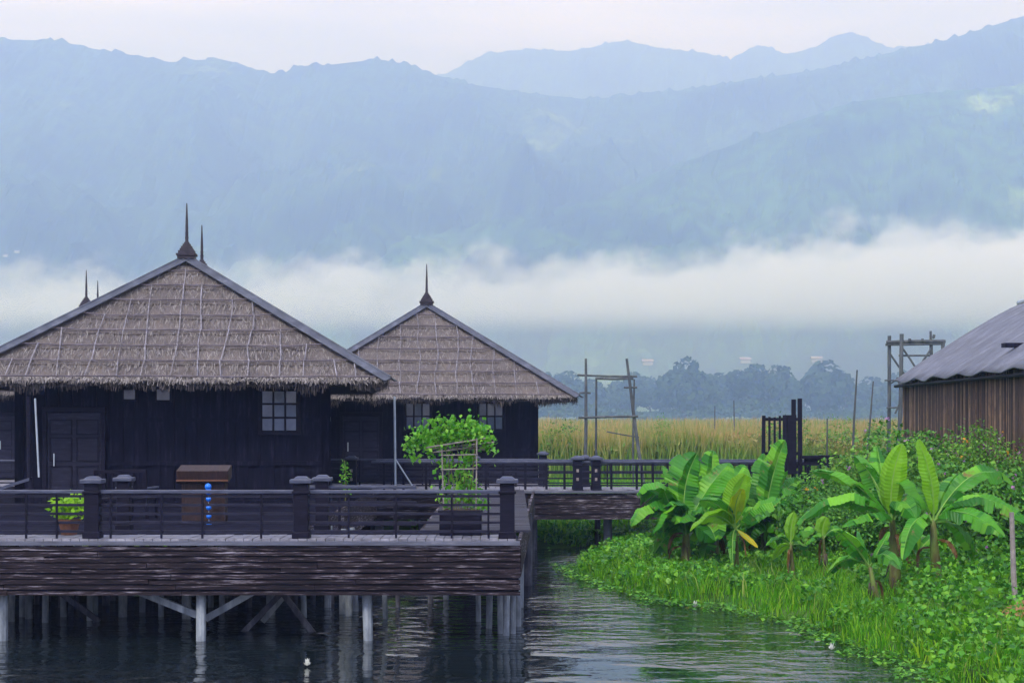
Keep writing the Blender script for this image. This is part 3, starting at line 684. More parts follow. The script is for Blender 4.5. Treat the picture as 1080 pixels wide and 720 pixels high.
# slim poles and stair rails at the corners of the large bungalow
e = empty('corner_pole', P(31,505,38.6)); tag(e, 'pair of slim uprights under the left eave of the large bungalow', 'pole')
part_tube('pole', [P(31,505,38.6),P(30,418,38.6)], .05, M['wood'], e); part_tube('pole', [P(41,503,38.4),P(37,420,38.4)], .022, M['metalpole'], e)
e = empty('eave_pole', P(417,512,44)); tag(e, 'thin pale pole standing beneath the right eave of the large bungalow', 'pole')
part_tube('pole', [P(417,512,44),P(416,418,44)], .03, M['metalpole'], e); part_tube('brace', [P(417,484,44),P(436,514,44)], .02, M['metalpole'], e)
e = empty('stair_rail', P(20,520,36.5)); tag(e, 'sloping handrail at the left edge beside the slim uprights', 'handrail')
part_beam('handrail', P(-40,528,36.5), P(34,504,36.5), .07,.06, M['railtop'], e); part_beam('post', P(33,530,36.5), P(33,503,36.5), .07,.07, M['wood'], e)
part_beam('rail', P(-40,536,36.5), P(34,514,36.5), .04,.05, M['woodh'], e)

# ------------------------------------------------------------------ things on the deck
def cabinet():
    d = 34.5; c = empty('cabinet', (X(216,d),d,DZ)); tag(c, 'red-brown wooden cabinet with a hinged sloping lid on the jetty', 'cabinet')
    s = d/F
    m_ = MB(); m_.box((0,0,.45),(44*s,.36,.82)); m_.build('body', M['brown'], c, bevel=.01)
    m_ = MB(); m_.box((0,-.05,.98),(54*s,.5,.26),Matrix.Rotation(R(12),3,'X')); o_ = m_.build('lid', M['brown'], c, bevel=.015)
    m_ = MB(); m_.beam((-27*s,-.305,.86),(27*s,-.305,.86),.03,.03); m_.build('lid_trim', M['pot'], o_)
    for sx in (-1,1):
        for sy in (-1,1): m_=MB(); m_.box((sx*21*s,sy*.16,.42),(.06,.06,.84)); m_.build('leg', M['brown'], c)
cabinet()
e = empty('hanging_ornament', P(220,560,34.0)); tag(e, 'string of bright blue beads hanging in front of the red-brown cabinet', 'ornament')
m_ = MB(); m_.tube([P(219.5,511,34.0)-e.location,P(220.5,557,34.0)-e.location], .006, 5); m_.build('cord', M['metalpole'], e)
for k, py in enumerate((513,518,526,535,544,552)):
    m_ = MB(); q = P(219.5+k*.2,py,34.0)-e.location; r0 = .055 if k > 1 else .07
    m_.tube([q+Vector((0,0,-r0)),q+Vector((0,0,-r0*.6)),q,q+Vector((0,0,r0*.6)),q+Vector((0,0,r0))],[.01,r0*.8,r0,r0*.8,.01],10); m_.build('bead', M['blue'], e, smooth=True)
def chair(px, d, rz, label):
    c = empty('armchair', (X(px,d),d,DZ), rz); tag(c, label, 'chair', 'dark armchairs on the jetty')
    for sx in (-1,1):
        for sy in (-1,1): m_=MB(); m_.beam((sx*.27,sy*.25,0),(sx*.27,sy*(.25 if sy<0 else .34),.62 if sy<0 else 1.0),.05,.05,Vector((0,1,0))); m_.build('leg',M['wood'],c)
        m_=MB(); m_.box((sx*.27,0,.64),(.09,.62,.04)); m_.build('armrest',M['railtop'],c,bevel=.008)
    m_=MB(); m_.box((0,0,.42),(.56,.54,.05)); m_.build('seat',M['wood'],c,bevel=.01)
    m_=MB()
    for k in range(5): m_.beam((-.22+.11*k,.29,.48),(-.22+.11*k,.35,1.0),.04,.02,Vector((0,1,0)))
    m_.beam((-.29,.345,1.0),(.29,.345,1.0),.04,.07); m_.build('backrest',M['wood'],c)
chair(112,35.5,R(200),'dark wooden armchair beside the lime plant, behind the left railing post')
chair(147,36.0,R(170),'dark wooden armchair right of another, in front of the black wall')

def pot(parent, r_, h, mat):
    m_ = MB(); m_.tube([(0,0,0),(0,0,.03),(0,0,h*.8),(0,0,h*.82),(0,0,h)],[r_*.7,r_*.72,r_*.95,r_*1.08,r_*1.1],16); return m_.build('pot', mat, parent, smooth=False)
e = empty('potted_plant', (X(73,31),31,DZ)); tag(e, 'lime green leafy plant in a clay pot behind the left railing', 'potted plant')
pot(e,.2,.28,M['pot'])
n=210; q=rng.normal(size=(n,3)); q/=np.linalg.norm(q,axis=1)[:,None]; pts=q*rng.uniform(.4,1,(n,1))*np.array([.40,.30,.24])+np.array([0,0,.50])*rng.uniform(.85,1.1,(n,1)); pts[:,2]=np.maximum(pts[:,2],.26)
quads_obj('foliage', leaf_arr(pts,np.full(n,.17),.4,q,.42),0,M['lime'],e)
m_=MB()
for k in range(6): m_.tube([(0,0,.2),(random.uniform(-.2,.2),random.uniform(-.15,.15),.5)],.01,5)
m_.build('stem',M['rib'],e)
# flowering vine on a bamboo trellis in a black planter
d=31.1; e = empty('trellised_vine', (X(486,d),d,DZ)); tag(e, 'bushy green vine spilling over a bamboo trellis in a black planter', 'potted vine')
s=d/F
m_=MB(); m_.box((0,0,.21),(44*s,.62,.42),taper=1.0); m_.box((0,0,.43),(47*s,.66,.05)); m_.build('planter',M['wood'],e,bevel=.015)
m_=MB(); m_.box((0,0,.44),(40*s,.55,.04)); m_.build('soil',M['soil'],e)
def lv(px,py,dy=0): q=P(px,py,d+dy); return q-e.location
for (a,b2) in (((468,540),(466,470)),((502,540),(503,462)),((474,540),(473,472)),((497,540),(500,468))):
    dy = .22 if a[0] in (474,497) else -.2
    m_=MB(); m_.tube([lv(*a,dy),lv(*b2,dy)],.013,6); m_.build('trellis_pole',M['bamboo'],e)
for py in (480,495,518):
    m_=MB(); m_.tube([lv(465,py,-.22),lv(504,py-1,-.22)],.010,5); m_.build('trellis_rung',M['bamboo'],e)
for (a,b2) in (((452,474),(521,466)),((455,477),(519,469)),((449,472),(512,462)),((460,472),(514,474))):
    m_=MB(); m_.tube([lv(*a,random.uniform(-.4,.4)),lv(*b2,random.uniform(-.4,.4))],.015,6); m_.build('trellis_arm',M['bamboo'],e)
pts=[];
def cluster(cx_,cy_,rx,ry,n,dy=.35,lo=.2):
    q=rng.normal(size=(n,3)); n=int(n*.48); q=q[:n]*.52
    c0=lv(cx_,cy_); return np.array(c0)+q*np.array([rx*s*.78,dy*.8,ry*s*.95])
for a in ((452,470,12,16,140),(430,474,8,8,60),(515,470,10,12,110),(462,448,14,10,140),(512,452,10,8,80),(470,500,14,30,220,.25),(505,535,14,10,90),(446,452,10,8,70)): pts.append(cluster(*a,lo=.1))
for a in ((470,460,34,14,700),(490,455,28,12,500),(447,462,20,10,260),(508,463,14,10,200),(432,466,8,6,60),(476,450,12,10,160),(497,448,8,8,70),(488,510,15,28,420,.22),(493,485,10,14,200,.2),(500,520,16,16,200,.22),(470,526,12,12,80,.2),(437,480,5,10,50),(478,443,2.5,8,26),(495,440,2,8,22)):
    pts.append(cluster(*a))
pts=np.concatenate(pts); V=leaf_arr(pts,np.full(len(pts),.10),.35,None,.7)
quads_obj('foliage',V,0,M['vine'],e)
m_=MB()
for k in range(7):
    m_.tube([lv(480+k*2,542),lv(474+k*4,505,random.uniform(-.1,.1)),lv(460+k*7,462,random.uniform(-.2,.2))],.009,5)
m_.build('stem',M['stem'],e)
# small leafy plant by the corner post, near the large bungalow's right corner
d=40.5; e=empty('climbing_plant',(X(364,d),d,DZ)); tag(e,'small yellow-green climber at the right corner of the large bungalow','climber')
pts=np.stack([rng.normal(0,.07,70),rng.normal(0,.07,70),rng.uniform(.3,1.1,70)],1); quads_obj('foliage',leaf_arr(pts,np.full(70,.11),.5),0,M['vine'],e)
m_=MB(); m_.tube([(0,0,0),(.02,0,.5),(-.02,0,1.1)],.012,5); m_.build('stem',M['stem'],e)

# ------------------------------------------------------------------ bamboo frame, pole tower, stakes
d=78; e=empty('bamboo_frame',(X(640,d),d,.2)); tag(e,'open bamboo pole frame with a leaning right upright standing in the reeds','frame')
def pole(name,a,b2,r_,mat='bamboo',da=0,db=0):
    a=P(a[0],a[1],d+da); b2=P(b2[0],b2[1],d+db); mid=(a+b2)/2+Vector((random.uniform(-.04,.04),0,random.uniform(-.03,.03))); part_tube(name,[a,mid,b2],r_,M[mat],e,7)
M['dpole']=mat_noise('old_dark_pole',[(.25,(.03,.035,.045)),(.55,(.08,.09,.10)),(.85,(.2,.2,.2))],4,(1,1,.4),.8)
pole('upright',(617,520),(618,378),[.085,.08,.055],'dpole'); pole('upright',(680,520),(661,378),[.09,.08,.06],'dpole'); pole('upright',(629,520),(629,398),[.06,.055,.05],'dpole',1.5,1.5); pole('upright',(668,520),(669,400),[.05,.05,.04],'dpole',1.5,1.5)
pole('crossbar',(609,395.5),(672,397),.05,'dpole',0,0); pole('crossbar',(628,399),(668,399),.06,'dpole',1,1); pole('crossbar',(611,414.5),(623,414.5),.045,'dpole'); pole('crossbar',(658,408.5),(672,408.5),.045,'dpole'); pole('crossbar',(610,440.5),(673,439),.055,'dpole',-.1,-.1); pole('crossbar',(640,455),(674,461),.03,'dpole')
d=84; e=empty('pole_tower',(X(962,d),d,.2)); tag(e,'tall timber pole tower with braced top platform behind the shed corner','tower')
for a,b2,r_,dd in (((937,500),(938,354),.09,0),((947,500),(951,352),.10,-.8),((981.5,440),(981.5,349),.06,0),((984,500),(982,358),.09,1.5),((995,500),(994,358),.07,.5)): pole('upright',a,b2,r_,'dpole',dd,dd)
for a,b2,r_ in (((935,361),(997,360),.09),((934,363.5),(996,362.5),.06),((948,375),(984,375),.05),((933,401),(952,402),.04),((935,430),(960,429),.04)): pole('crossbar',a,b2,r_,'dpole',-.2,-.2)
for a,b2 in (((938,372),(954,395)),((951,366),(966,388)),((983,366),(971,384)),((946,398),(962,440)),((960,404),(944,436)),((996,360),(994,368))): pole('brace',a,b2,.05,'dpole',-.3,-.3)
for i,(a,b2) in enumerate((((951,360),(951,356)),((959,360),(959.5,357)),((973,360),(973,357)),((985,357),(985.5,353)))): pole('peg',a,b2,.07,'dpole',-.3,-.3)
for (a,b2,dd,r_,lab) in (((899,470),(904,390),62,.045,'thin upright stake right of the gate, taller of two'),((913,470),(921,402),63,.04,'thin leaning stake left of the shed, shorter of two'),((872.5,490),(872.5,441),60,.035,'short thin stake just right of the wooden gate'),((753,455),(754,428),120,.05,'faint twig-like stake in the reeds left of the gate'),((774,455),(774,422),120,.05,'faint thin stake in the reeds nearest the wooden gate')):
    d=dd; e=empty('stake',P(a[0],a[1],dd)); tag(e,lab,'stake')
    pole('pole',(a[0],a[1]+20),b2,[r_,r_*.9,r_*.6],'dpole')
d=30.5; e=empty('stake',P(1071,660,d)); tag(e,'grey wooden stake standing upright by the right edge of the bank','stake'); pole('pole',(1073,668),(1067,540),[.05,.05,.042],'postd' if False else 'bamboo')
mb=MB()
nn=14
vs_=[(0,0,.22)]
for r_i,(rr,zz) in enumerate(((.12,.2),(.25,.08),(.38,-.05))):
    for k in range(nn):
        a=2*math.pi*k/nn; vs_.append((rr*math.cos(a)*random.uniform(.85,1.15),rr*math.sin(a)*random.uniform(.85,1.15),zz+random.uniform(-.02,.02)))
fs=[(0,1+k,1+(k+1)%nn) for k in range(nn)]+[(1+r_i*nn+k,1+(r_i+1)*nn+k,1+(r_i+1)*nn+(k+1)%nn,1+r_i*nn+(k+1)%nn) for r_i in range(2) for k in range(nn)]
mb.add(vs_,fs); M['clay']=mat_noise('orange_earth',[(.3,(.16,.07,.03)),(.7,(.32,.17,.08))],7,bs=.8); o=mb.build('earth_mound',M['clay']); q=P(1077,664,30); o.location=(q.x,q.y,float(gz(q.x,q.y))+.05); tag(o,'small mound of orange earth at the foot of the grey stake','mound')

# ------------------------------------------------------------------ shed on the right
SA=Vector((13.35,60,0)); SB=Vector((12.3,38,0)); dv=(SB-SA).normalized(); outn=Vector((dv.y,-dv.x,0)); 
if outn.x>0: outn=-outn
inn=-outn
S=empty('shed',(SA.x,SA.y,.3)); tag(S,'brown bamboo-walled shed with a curved corrugated metal roof at the right edge','shed')
ze=5.13; Ls=(SB-SA).length
# wall of upright poles and planks
m_=MB(); t=0.35; o0=inn*.35
while t<Ls:
    w_=random.uniform(.05,.10); q=SA+dv*t+o0+outn*random.uniform(0,.03); m_.box((q.x-S.location.x,q.y-S.location.y,(ze-.05+.2)/2-.3+.0),(.05,w_*.94,ze-.1),Matrix.Rotation(random.uniform(-.008,.008),3,'X')); t+=w_
m_.build('wall',M['clad'],S)
m_=MB(); q0=SA+dv*.3+inn*.45-S.location
def pl(a,b2,z0,z1,mm=0):
    a=Vector(a)-S.location;b2=Vector(b2)-S.location; m_.add([(a.x,a.y,z0-S.location.z),(b2.x,b2.y,z0-S.location.z),(b2.x,b2.y,z1-S.location.z),(a.x,a.y,z1-S.location.z)],[(0,1,2,3)],mm)
wS=9.0
c0=SA+dv*.35+inn*.42; c1=SB+inn*.42; c2=c1+inn*(wS-.8); c3=c0+inn*(wS-.8)
pl(c0,c1,0,ze-.02); pl(c1,c2,0,ze-.02); pl(c2,c3,0,ze-.02); pl(c3,c0,0,ze-.02)
for (a,b2) in ((c0,c3),(c1,c2)):     # gable infill under the curve
    k=12; pts_=[]
    for i in range(k+1):
        u=i/k; zz=ze+2.75*(1-abs(2*u-1)**1.12); q=a.lerp(b2,u)-S.location; pts_.append((q.x,q.y,zz-.12-S.location.z))
    a_=a-S.location; b__=b2-S.location
    vs_=[(a_.x,a_.y,ze-.1-S.location.z)]+pts_+[(b__.x,b__.y,ze-.1-S.location.z)]; m_.add(vs_,[tuple(range(len(vs_)))])
m_.build('inner_wall',M['clad'],S)
# corrugated curved roof
m_=MB(); NU=520; NVv=26; V=[]
for j in range(NVv+1):
    u=j/NVv; 
    for i in range(NU+1):
        t=i/NU*(Ls+.5)-.25; cor=.012*math.sin(t/.18*2*math.pi)
        zz=ze+2.75*(1-abs(2*u-1)**1.12); hang=.05*math.sin(t*1.9)*max(0,1-u*6)+.03*fbm(t*.8,u*5,3,2)
        q=SA+dv*t+inn*(wS*u)-S.location; V.append((q.x,q.y,zz+cor+hang-S.location.z))
m_.v=V; m_.f=[(j*(NU+1)+i,j*(NU+1)+i+1,(j+1)*(NU+1)+i+1,(j+1)*(NU+1)+i) for j in range(NVv) for i in range(NU)]; m_.mi=[0]*len(m_.f)
ro=m_.build('roof',M['tin'],S,smooth=True); so=ro.modifiers.new('solid','SOLIDIFY'); so.thickness=.03; so.offset=-1
m_=MB(); a=SA+dv*-.3+inn*(wS/2)-S.location; b2=SB+dv*.3+inn*(wS/2)-S.location; m_.tube([(a.x,a.y,ze+2.80-.3),(b2.x,b2.y,ze+2.80-.3)],.10,10); m_.build('ridge_cap',M['metalpole'],ro)
m_=MB(); q=SA+dv*13.6+inn*.9-S.location; 
m_.box((q.x,q.y,ze+.75-.3),(.5,.4,.12)); m_.build('roof_hatch',M['wood'],ro)
m_=MB(); a=SA+inn*.12-S.location; b2=SB+inn*.12-S.location; m_.tube([(a.x,a.y,ze-.14-.3),(b2.x,b2.y,ze-.14-.3)],.05,8); m_.build('eave_beam',M['wood'],S)

# ------------------------------------------------------------------ banana plants
def banana_leaf(parent, p0, ctrl, p1, width, mat='banana', rib=True, seed=0, fold=.35, tear=True, roll=0.0):
    rs=random.Random(seed); p0,ctrl,p1=[Vector(q)-parent.location for q in (p0,ctrl,p1)]
    N=44; m_=MB(); L=(ctrl-p0).length+(p1-ctrl).length
    def bz(t): return p0*(1-t)**2+ctrl*2*t*(1-t)+p1*t*t
    def wd(t):
        if t<.10: return .03
        s=(t-.10)/.90; return max(.02, math.sin(math.pi*min(1,s)**.85)**.55) if s>0 else .03
    pts=[bz(i/N) for i in range(N+1)]
    # the two halves are separate strips cut by tears between some veins
    SD=[]; ch=(p1-p0); hz=Vector((ch.x,ch.y,0)); s0=ch.normalized().cross(Vector((0,0,1)))
    if hz.length < .45*ch.length: s0=Vector((1,.15,0))
    for k in range(N+1):
        d_=(pts[min(k+1,N)]-pts[max(k-1,0)]).normalized(); s0=(s0-d_*s0.dot(d_)).normalized(); SD.append(s0.copy())
    for side in (-1,1):
        prev=None; seg_off=0
        for i in range(N):
            if tear and rs.random()<.20: seg_off=rs.uniform(-.5,.15); prev=None
            def row(k):
                t=k/N; p=pts[k]; d_=(pts[min(k+1,N)]-pts[max(k-1,0)]).normalized()
                sd=Matrix.Rotation(roll,3,d_)@SD[k]
                up=sd.cross(d_).normalized()
                w_=wd(t)*width/2; a=.25+seg_off*.6
                q1=p+ (sd*side*.55 + up*(fold*.6))*w_; q2=p+(sd*side*(1-.1*abs(a)) + up*(fold*.35-.25+seg_off) + d_*.22)*w_
                w=(.022*(1 if k%2 else -1)+.06*math.sin(t*23+side*1.3+seed))*w_
                return [p, q1+up*w, q2+up*w]
            r0,r1=row(i),row(i+1)
            o=len(m_.v)
            if prev is not None:
                r1i=[len(m_.v)+k for k in range(3)]; m_.v+= [tuple(q) for q in r1]; r0i=prev
            else:
                m_.v+=[tuple(q) for q in r0+r1]; r0i=[o,o+1,o+2]; r1i=[o+3,o+4,o+5]
            for k in range(2):
                m_.f.append((r0i[k],r0i[k+1],r1i[k+1],r1i[k]) if side>0 else (r0i[k],r1i[k],r1i[k+1],r0i[k+1])); m_.mi.append(0)
            prev=r1i
    o_=m_.build('leaf', M[mat], parent, smooth=False)
    if rib:
        r_=MB(); r_.tube([q-Vector((0,0,.008)) for q in pts[::3]+[pts[-1]]],[.015*(1-k/ (len(pts[::3])+1))+.005 for k in range(len(pts[::3])+1)],6); r_.build('midrib',M['rib'],o_)
    return o_
def banana(d, base, top, leaves, label, r_=.10, grp=None, extra=0):
    b0=P(base[0],base[1],d); gzv=float(gz(b0.x,b0.y)); e=empty('banana_plant',(b0.x,b0.y,gzv)); tag(e,label,'banana plant',grp)
    t0=P(top[0],top[1],d); m_=MB(); a=Vector((0,0,-.1)); b2=t0-e.location
    m_.tube([a,a.lerp(b2,.35)+Vector((.02,0,0)),a.lerp(b2,.7),b2],[r_*1.25,r_*1.05,r_*.8,r_*.5],12)
    for k in range(5):   # old dry sheaths
        ang=random.uniform(0,6.28); q=a.lerp(b2,random.uniform(.2,.7)); m_.tube([q+Vector((math.cos(ang)*r_,math.sin(ang)*r_,0)),q+Vector((math.cos(ang)*r_*1.6,math.sin(ang)*r_*1.6,-.25))],[.02,.008],5,mi=1)
    m_.build('stem',[M['stem'],M['bark']],e,smooth=True)
    for i,lf in enumerate(leaves):
        # (tip px,py, control px,py, width px, depth offset of the tip, material, roll)
        tx,ty,cx_,cy_,w_,dy=lf[:6]; mt=lf[6] if len(lf)>6 else 'banana'; rl=lf[7] if len(lf)>7 else 0
        banana_leaf(e, t0+Vector((0,0,-.05)), P(cx_,cy_,d+dy*.45), P(tx,ty,d+dy), w_*1.4*d/F*(1.12 if extra else 1), mt, seed=hash((int(base[0]),i))%999, roll=rl, tear=(mt=='banana'))
    for i in range(3 if r_>.09 else 1):
        a=random.uniform(0,6.283); ts=b2*random.uniform(.55,.9); c_=Vector((math.cos(a),math.sin(a),0))
        banana_leaf(e, e.location+ts, e.location+ts+c_*r_*4+Vector((0,0,.15)), e.location+ts+c_*r_*random.uniform(3,5)+Vector((0,0,-random.uniform(.35,.6))), 1.1*r_+.02, 'deadleaf', rib=False, seed=i+3).name='dead_leaf'
    for i in range(extra):
        a=6.283*(i+.5*random.random())/extra; rr=random.uniform(.55,.95); hh=random.uniform(-.5,.9); c_=Vector((math.cos(a)*rr*.5,math.sin(a)*rr*.5,.35+.4*hh))
        banana_leaf(e, t0+Vector((0,0,-.1-.25*random.random())), t0+c_, t0+Vector((math.cos(a)*rr*1.25,math.sin(a)*rr*1.2,hh*.9-.25)), random.uniform(.55,.8), 'banana', seed=i+int(base[0]), roll=random.uniform(-.3,.9))
    return e
B='banana'; Yg='bananay'
banana(33.6,(988,634),(984,548),[(968,463,988,508,20,-.2,Yg,.55),(1070,512,1030,468,24,.6,B,.35),(1084,552,1030,500,22,-.8,B,.2),(1060,566,1012,522,24,-1.2,B,.3),(945,505,962,500,20,.9,B,.5),(952,590,960,530,18,-1.2,B,.2),(1012,500,1003,515,16,1.0,B,.9),(1030,600,1020,545,18,.9,B,.3)],'tall banana plant with a pale upright new leaf nearest the grey stake',.105)
banana(34.2,(944,636),(941,548),[(952,468,936,505,20,-.2,Yg,-.5),(838,555,890,500,25,-.5,B,.3),(856,497,905,497,20,1.0,B,.4),(901,480,925,500,22,.6,B,.9),(966,547,950,508,22,-1.0,B,.3),(888,556,925,535,20,-1.1,B,.3),(925,470,930,500,18,1.0,B,.45),(985,540,965,505,18,1.0,B,.3)],'tall banana plant with torn leaves arching left and a pale upright leaf',.11)
banana(32.2,(928,655),(917,595),[(938,560,930,575,13,-.1,B,.45),(882,560,898,565,15,-.5,B,.6),(950,600,932,570,15,-.8,B,.3),(872,607,895,575,16,.5,B,.3),(905,560,911,575,10,.4,B,.8)],'small banana plant with a narrow stem in front of the two tall ones',.06)
banana(35.8,(967,628),(966,585),[(945,560,960,570,12,-.3,B,.7),(985,565,975,570,12,.3,B,.7),(968,545,966,565,10,0,Yg,.15)],'short banana sucker between the two tall banana plants',.05)
banana(38.2,(836,608),(834,572),[(838,540,833,555,11,0,Yg,.15),(808,575,820,558,9,-.4,B,.4),(858,560,846,555,13,-.4,B,.4),(856,590,850,570,14,.3,B,.4),(815,590,826,570,9,.4,Yg,.3)],'slim banana sapling with a yellow-green spear leaf between the two banana clumps',.055)
banana(38.0,(871,600),(868,565),[(872,545,866,555,13,0,Yg,.15),(890,560,880,552,12,.3,B,.4),(850,575,860,560,12,-.3,B,.4)],'low banana sapling at the left foot of the arching banana plants',.05)
# the clump on the left
banana(39.6,(776,601),(776,555),[(787,500,772,520,22,-.3,Yg,.15),(783,515,772,530,15,-.5,'bananayy',.3),(728,560,752,528,22,-.9,Yg,.5),(738,527,760,525,16,-.6,B,.6),(823,527,800,530,24,-.6,B,.4),(773,595,771,560,9,-.3,B,.45),(799,577,789,566,5,-.8,'yleaf',.3)],'bright banana plant with a yellowing upright leaf in front of its clump',.06)
banana(41.0,(722,598),(724,555),[(735,478,715,515,30,.3,B,.45),(672,522,690,498,24,-.5,B,.5),(666,555,680,515,22,-.9,B,.3),(770,488,745,510,26,.4,B,.45),(700,515,706,535,15,-.6,B,.45),(690,562,705,530,24,-1.0,B,.8),(755,570,748,540,24,-1.0,B,.8),(700,492,712,515,18,.8,B,.9)],'broad dark banana plant at the left end of the bank clump',.12,extra=13)
banana(42.0,(752,598),(755,558),[(752,475,748,520,30,.2,B,.45),(785,490,765,515,24,.6,B,.45),(742,590,748,560,22,-1.2,B,.8),(720,510,738,520,18,.4,B,.8),(800,550,780,530,24,-.8,B,.5),(725,575,735,545,20,-1,B,.6)],'dark banana plant with the broadest upright leaf in the middle of the left clump',.12,extra=13)
banana(43.0,(808,592),(806,550),[(828,464,812,500,24,.3,B,.45),(806,478,803,510,16,.6,B,.45),(850,530,830,505,22,.5,B,.4),(790,500,798,520,20,.8,B,.8),(840,560,828,530,22,-.8,B,.5),(783,560,795,535,18,-.6,B,.6),(825,580,820,552,20,-1.0,B,.7),(845,505,826,510,18,1.0,B,.6)],'dark banana plant with a tall torn leaf below the wooden gate',.12,extra=13)

# ------------------------------------------------------------------ shrubs
def shrub(px, top, d, rx, label, n=3800, leaf=.14, mat='shrub', fl=(('purple',40),), ry=None, name='flowering_shrub', cat='shrub', grp=None):
    x=X(px,d); g0=float(gz(x,d)); h=Z(top,d)-g0; e=empty(name,(x,d,g0)); tag(e,label,cat,grp)
    ry=ry or rx; k=9; pts=[];outs=[]
    for i in range(k):
        c_=np.array([rng.uniform(-.55,.55)*rx,rng.uniform(-.5,.5)*ry,h*rng.uniform(.35,.72)]); r_=np.array([rx*.5,ry*.5,h*.36])*rng.uniform(.7,1.05)
        if i==0: c_=np.array([0,0,h*.62]); r_=np.array([rx*.75,ry*.7,h*.36])
        q=rng.normal(size=(n//k,3)); q/=np.linalg.norm(q,axis=1)[:,None]; p=c_+q*r_*rng.uniform(.72,1.08,(n//k,1)); pts.append(p); outs.append(q)
    m2=n//5; q=rng.normal(size=(m2,3)); q/=np.linalg.norm(q,axis=1)[:,None]; pts.append(q*np.array([rx,ry,h*.5])*rng.uniform(.7,1.,(m2,1))+np.array([0,0,h*.35])); outs.append(q)
    pts=np.concatenate(pts); outs=np.concatenate(outs); keep=pts[:,2]>.0; pts=pts[keep]; outs=outs[keep]
    i2=int(px)%3; mat=('shrub','shrub2','shrub2')[i2] if top<480 else 'shrub'; leaf=(.15,.10,.13)[i2]
    V=leaf_arr(pts,np.full(len(pts),leaf),.45,outs,.6); mi=[0]*len(pts); mats=[M[mat]]
    for j,(fm,fn) in enumerate(fl):
        idx=rng.choice(len(pts),fn*5//3,replace=False); idx=idx[outs[idx,1]<.3]; fp=np.repeat(pts[idx]+outs[idx]*.08,4,axis=0)+rng.normal(0,.03,(len(idx)*4,3))
        V=np.concatenate([V,leaf_arr(fp,np.full(len(fp),.075),.4,None,.9)]); mi+=[j+1]*len(fp); mats.append(M[fm])
    quads_obj('foliage',V,0,mats,e,mi)
    m_=MB()
    for i in range(6): a=rng.uniform(0,6.28); m_.tube([(0,0,-.05),(math.cos(a)*rx*.25,math.sin(a)*ry*.25,h*.35),(math.cos(a)*rx*.5,math.sin(a)*ry*.5,h*.7)],[.04,.03,.012],5)
    m_.build('stem',M['bark'],e)
pu=(('purple',26),); pj=(('purple',22),('orange',26))
shrub(868,493,44,1.5,'leafy green shrub with orange flecks right of the wooden gate',3600,fl=(('orange',16),))
shrub(905,471,45,1.7,'rounded green shrub left of the shed corner with few lilac flowers',4200,fl=pu)
shrub(948,452,46,1.7,'green shrub directly below the left corner of the shed',4400,fl=pu)
shrub(992,452,45,1.7,'tall green shrub with lilac flowers against the shed wall',4400,fl=pu)
shrub(1030,446,44,1.6,'shrub with orange and lilac flowers against the shed wall near the right edge',4400,fl=pj)
shrub(1075,462,42,1.6,'shrub dotted with purple flowers at the right edge above the bank',4200,fl=(('purple',60),))
shrub(1010,490,39,1.8,'dark leafy shrub behind the tallest banana plant',4200,fl=(('purple',30),))
shrub(1062,490,37.5,1.5,'dense dark shrub behind the grey stake',4200,fl=(('purple',26),))
shrub(955,500,40,1.6,'shrub filling the gap behind the two tall banana plants',3800,fl=(('purple',10),))
shrub(898,515,41,1.5,'low shrub behind the leftward arching banana leaves',3600,fl=(('purple',6),))
shrub(858,520,42.5,1.2,'low shrub tucked beside the dark banana clump, right side',2800,fl=(('orange',6),))
shrub(1110,450,46,2.2,'shrub mostly outside the frame at the right edge by the shed',3600,fl=pu)
shrub(790,548,44.2,1.3,'dark undergrowth shrub behind the left banana clump',2600,fl=())
shrub(735,550,44,1.3,'dark undergrowth shrub behind the broadest banana leaf',2600,fl=())

for px_,tp_,rx_,l_ in ((588,441,1.2,'small green bush in the reeds just right of the smaller-looking bungalow'),(703,442,.9,'small bush poking out of the reeds right of the leaning bamboo pole'),(828,433,1.5,'green bush rising from the reeds behind the wooden gate'),(884,440,1.3,'green bush among the reeds at the foot of the thin stakes'),(926,437,1.1,'green bush in the reeds left of the pole tower')):
    shrub(px_,tp_,87,rx_,l_,1500,.22,fl=(),name='marsh_bush',cat='bush')
# ------------------------------------------------------------------ grass, ground cover and reeds
def scatter(n, x0,x1,y0,y1, cond=None):
    x=rng.uniform(x0,x1,n); y=y0+(y1-y0)*rng.uniform(0,1,n); s=sdist(x,y); k=(s>0)&(((x-8.95)/.7)**2+((y-29.3)/1.5)**2>1)
    if cond is not None: k&=cond(x,y,s)
    x=x[k];y=y[k]; return x,y,s[k]
def vis(x,y,s): return (x/y < .36)
x,y,s=scatter(200000,1,18,18,50,vis); edge=np.exp(-s*1.2)
pat=np.array([fbm(a*.45,b*.45,3,2) for a,b in zip(x,y)])
k=(rng.uniform(0,1,len(x))<.25+.8*edge+.3*(pat>0)); k&=~((x/y>.235)&(y<36)&(y>29.5)&(pat<.1)&(s>1.2)); x,y,s,pat=x[k],y[k],s[k],pat[k]
h=(.16+.30*rng.uniform(0,1,len(x))**1.5)*(1+.7*np.clip(pat,-.5,.8)); base=np.stack([x,y,gz(x,y)-.02],1)
tag(blades('grass',base,h,rng.uniform(.012,.028,len(x)),rng.uniform(.1,.7,len(x)),M['grass']),'bright green grass along the bank beside the water','grass',kind='stuff')
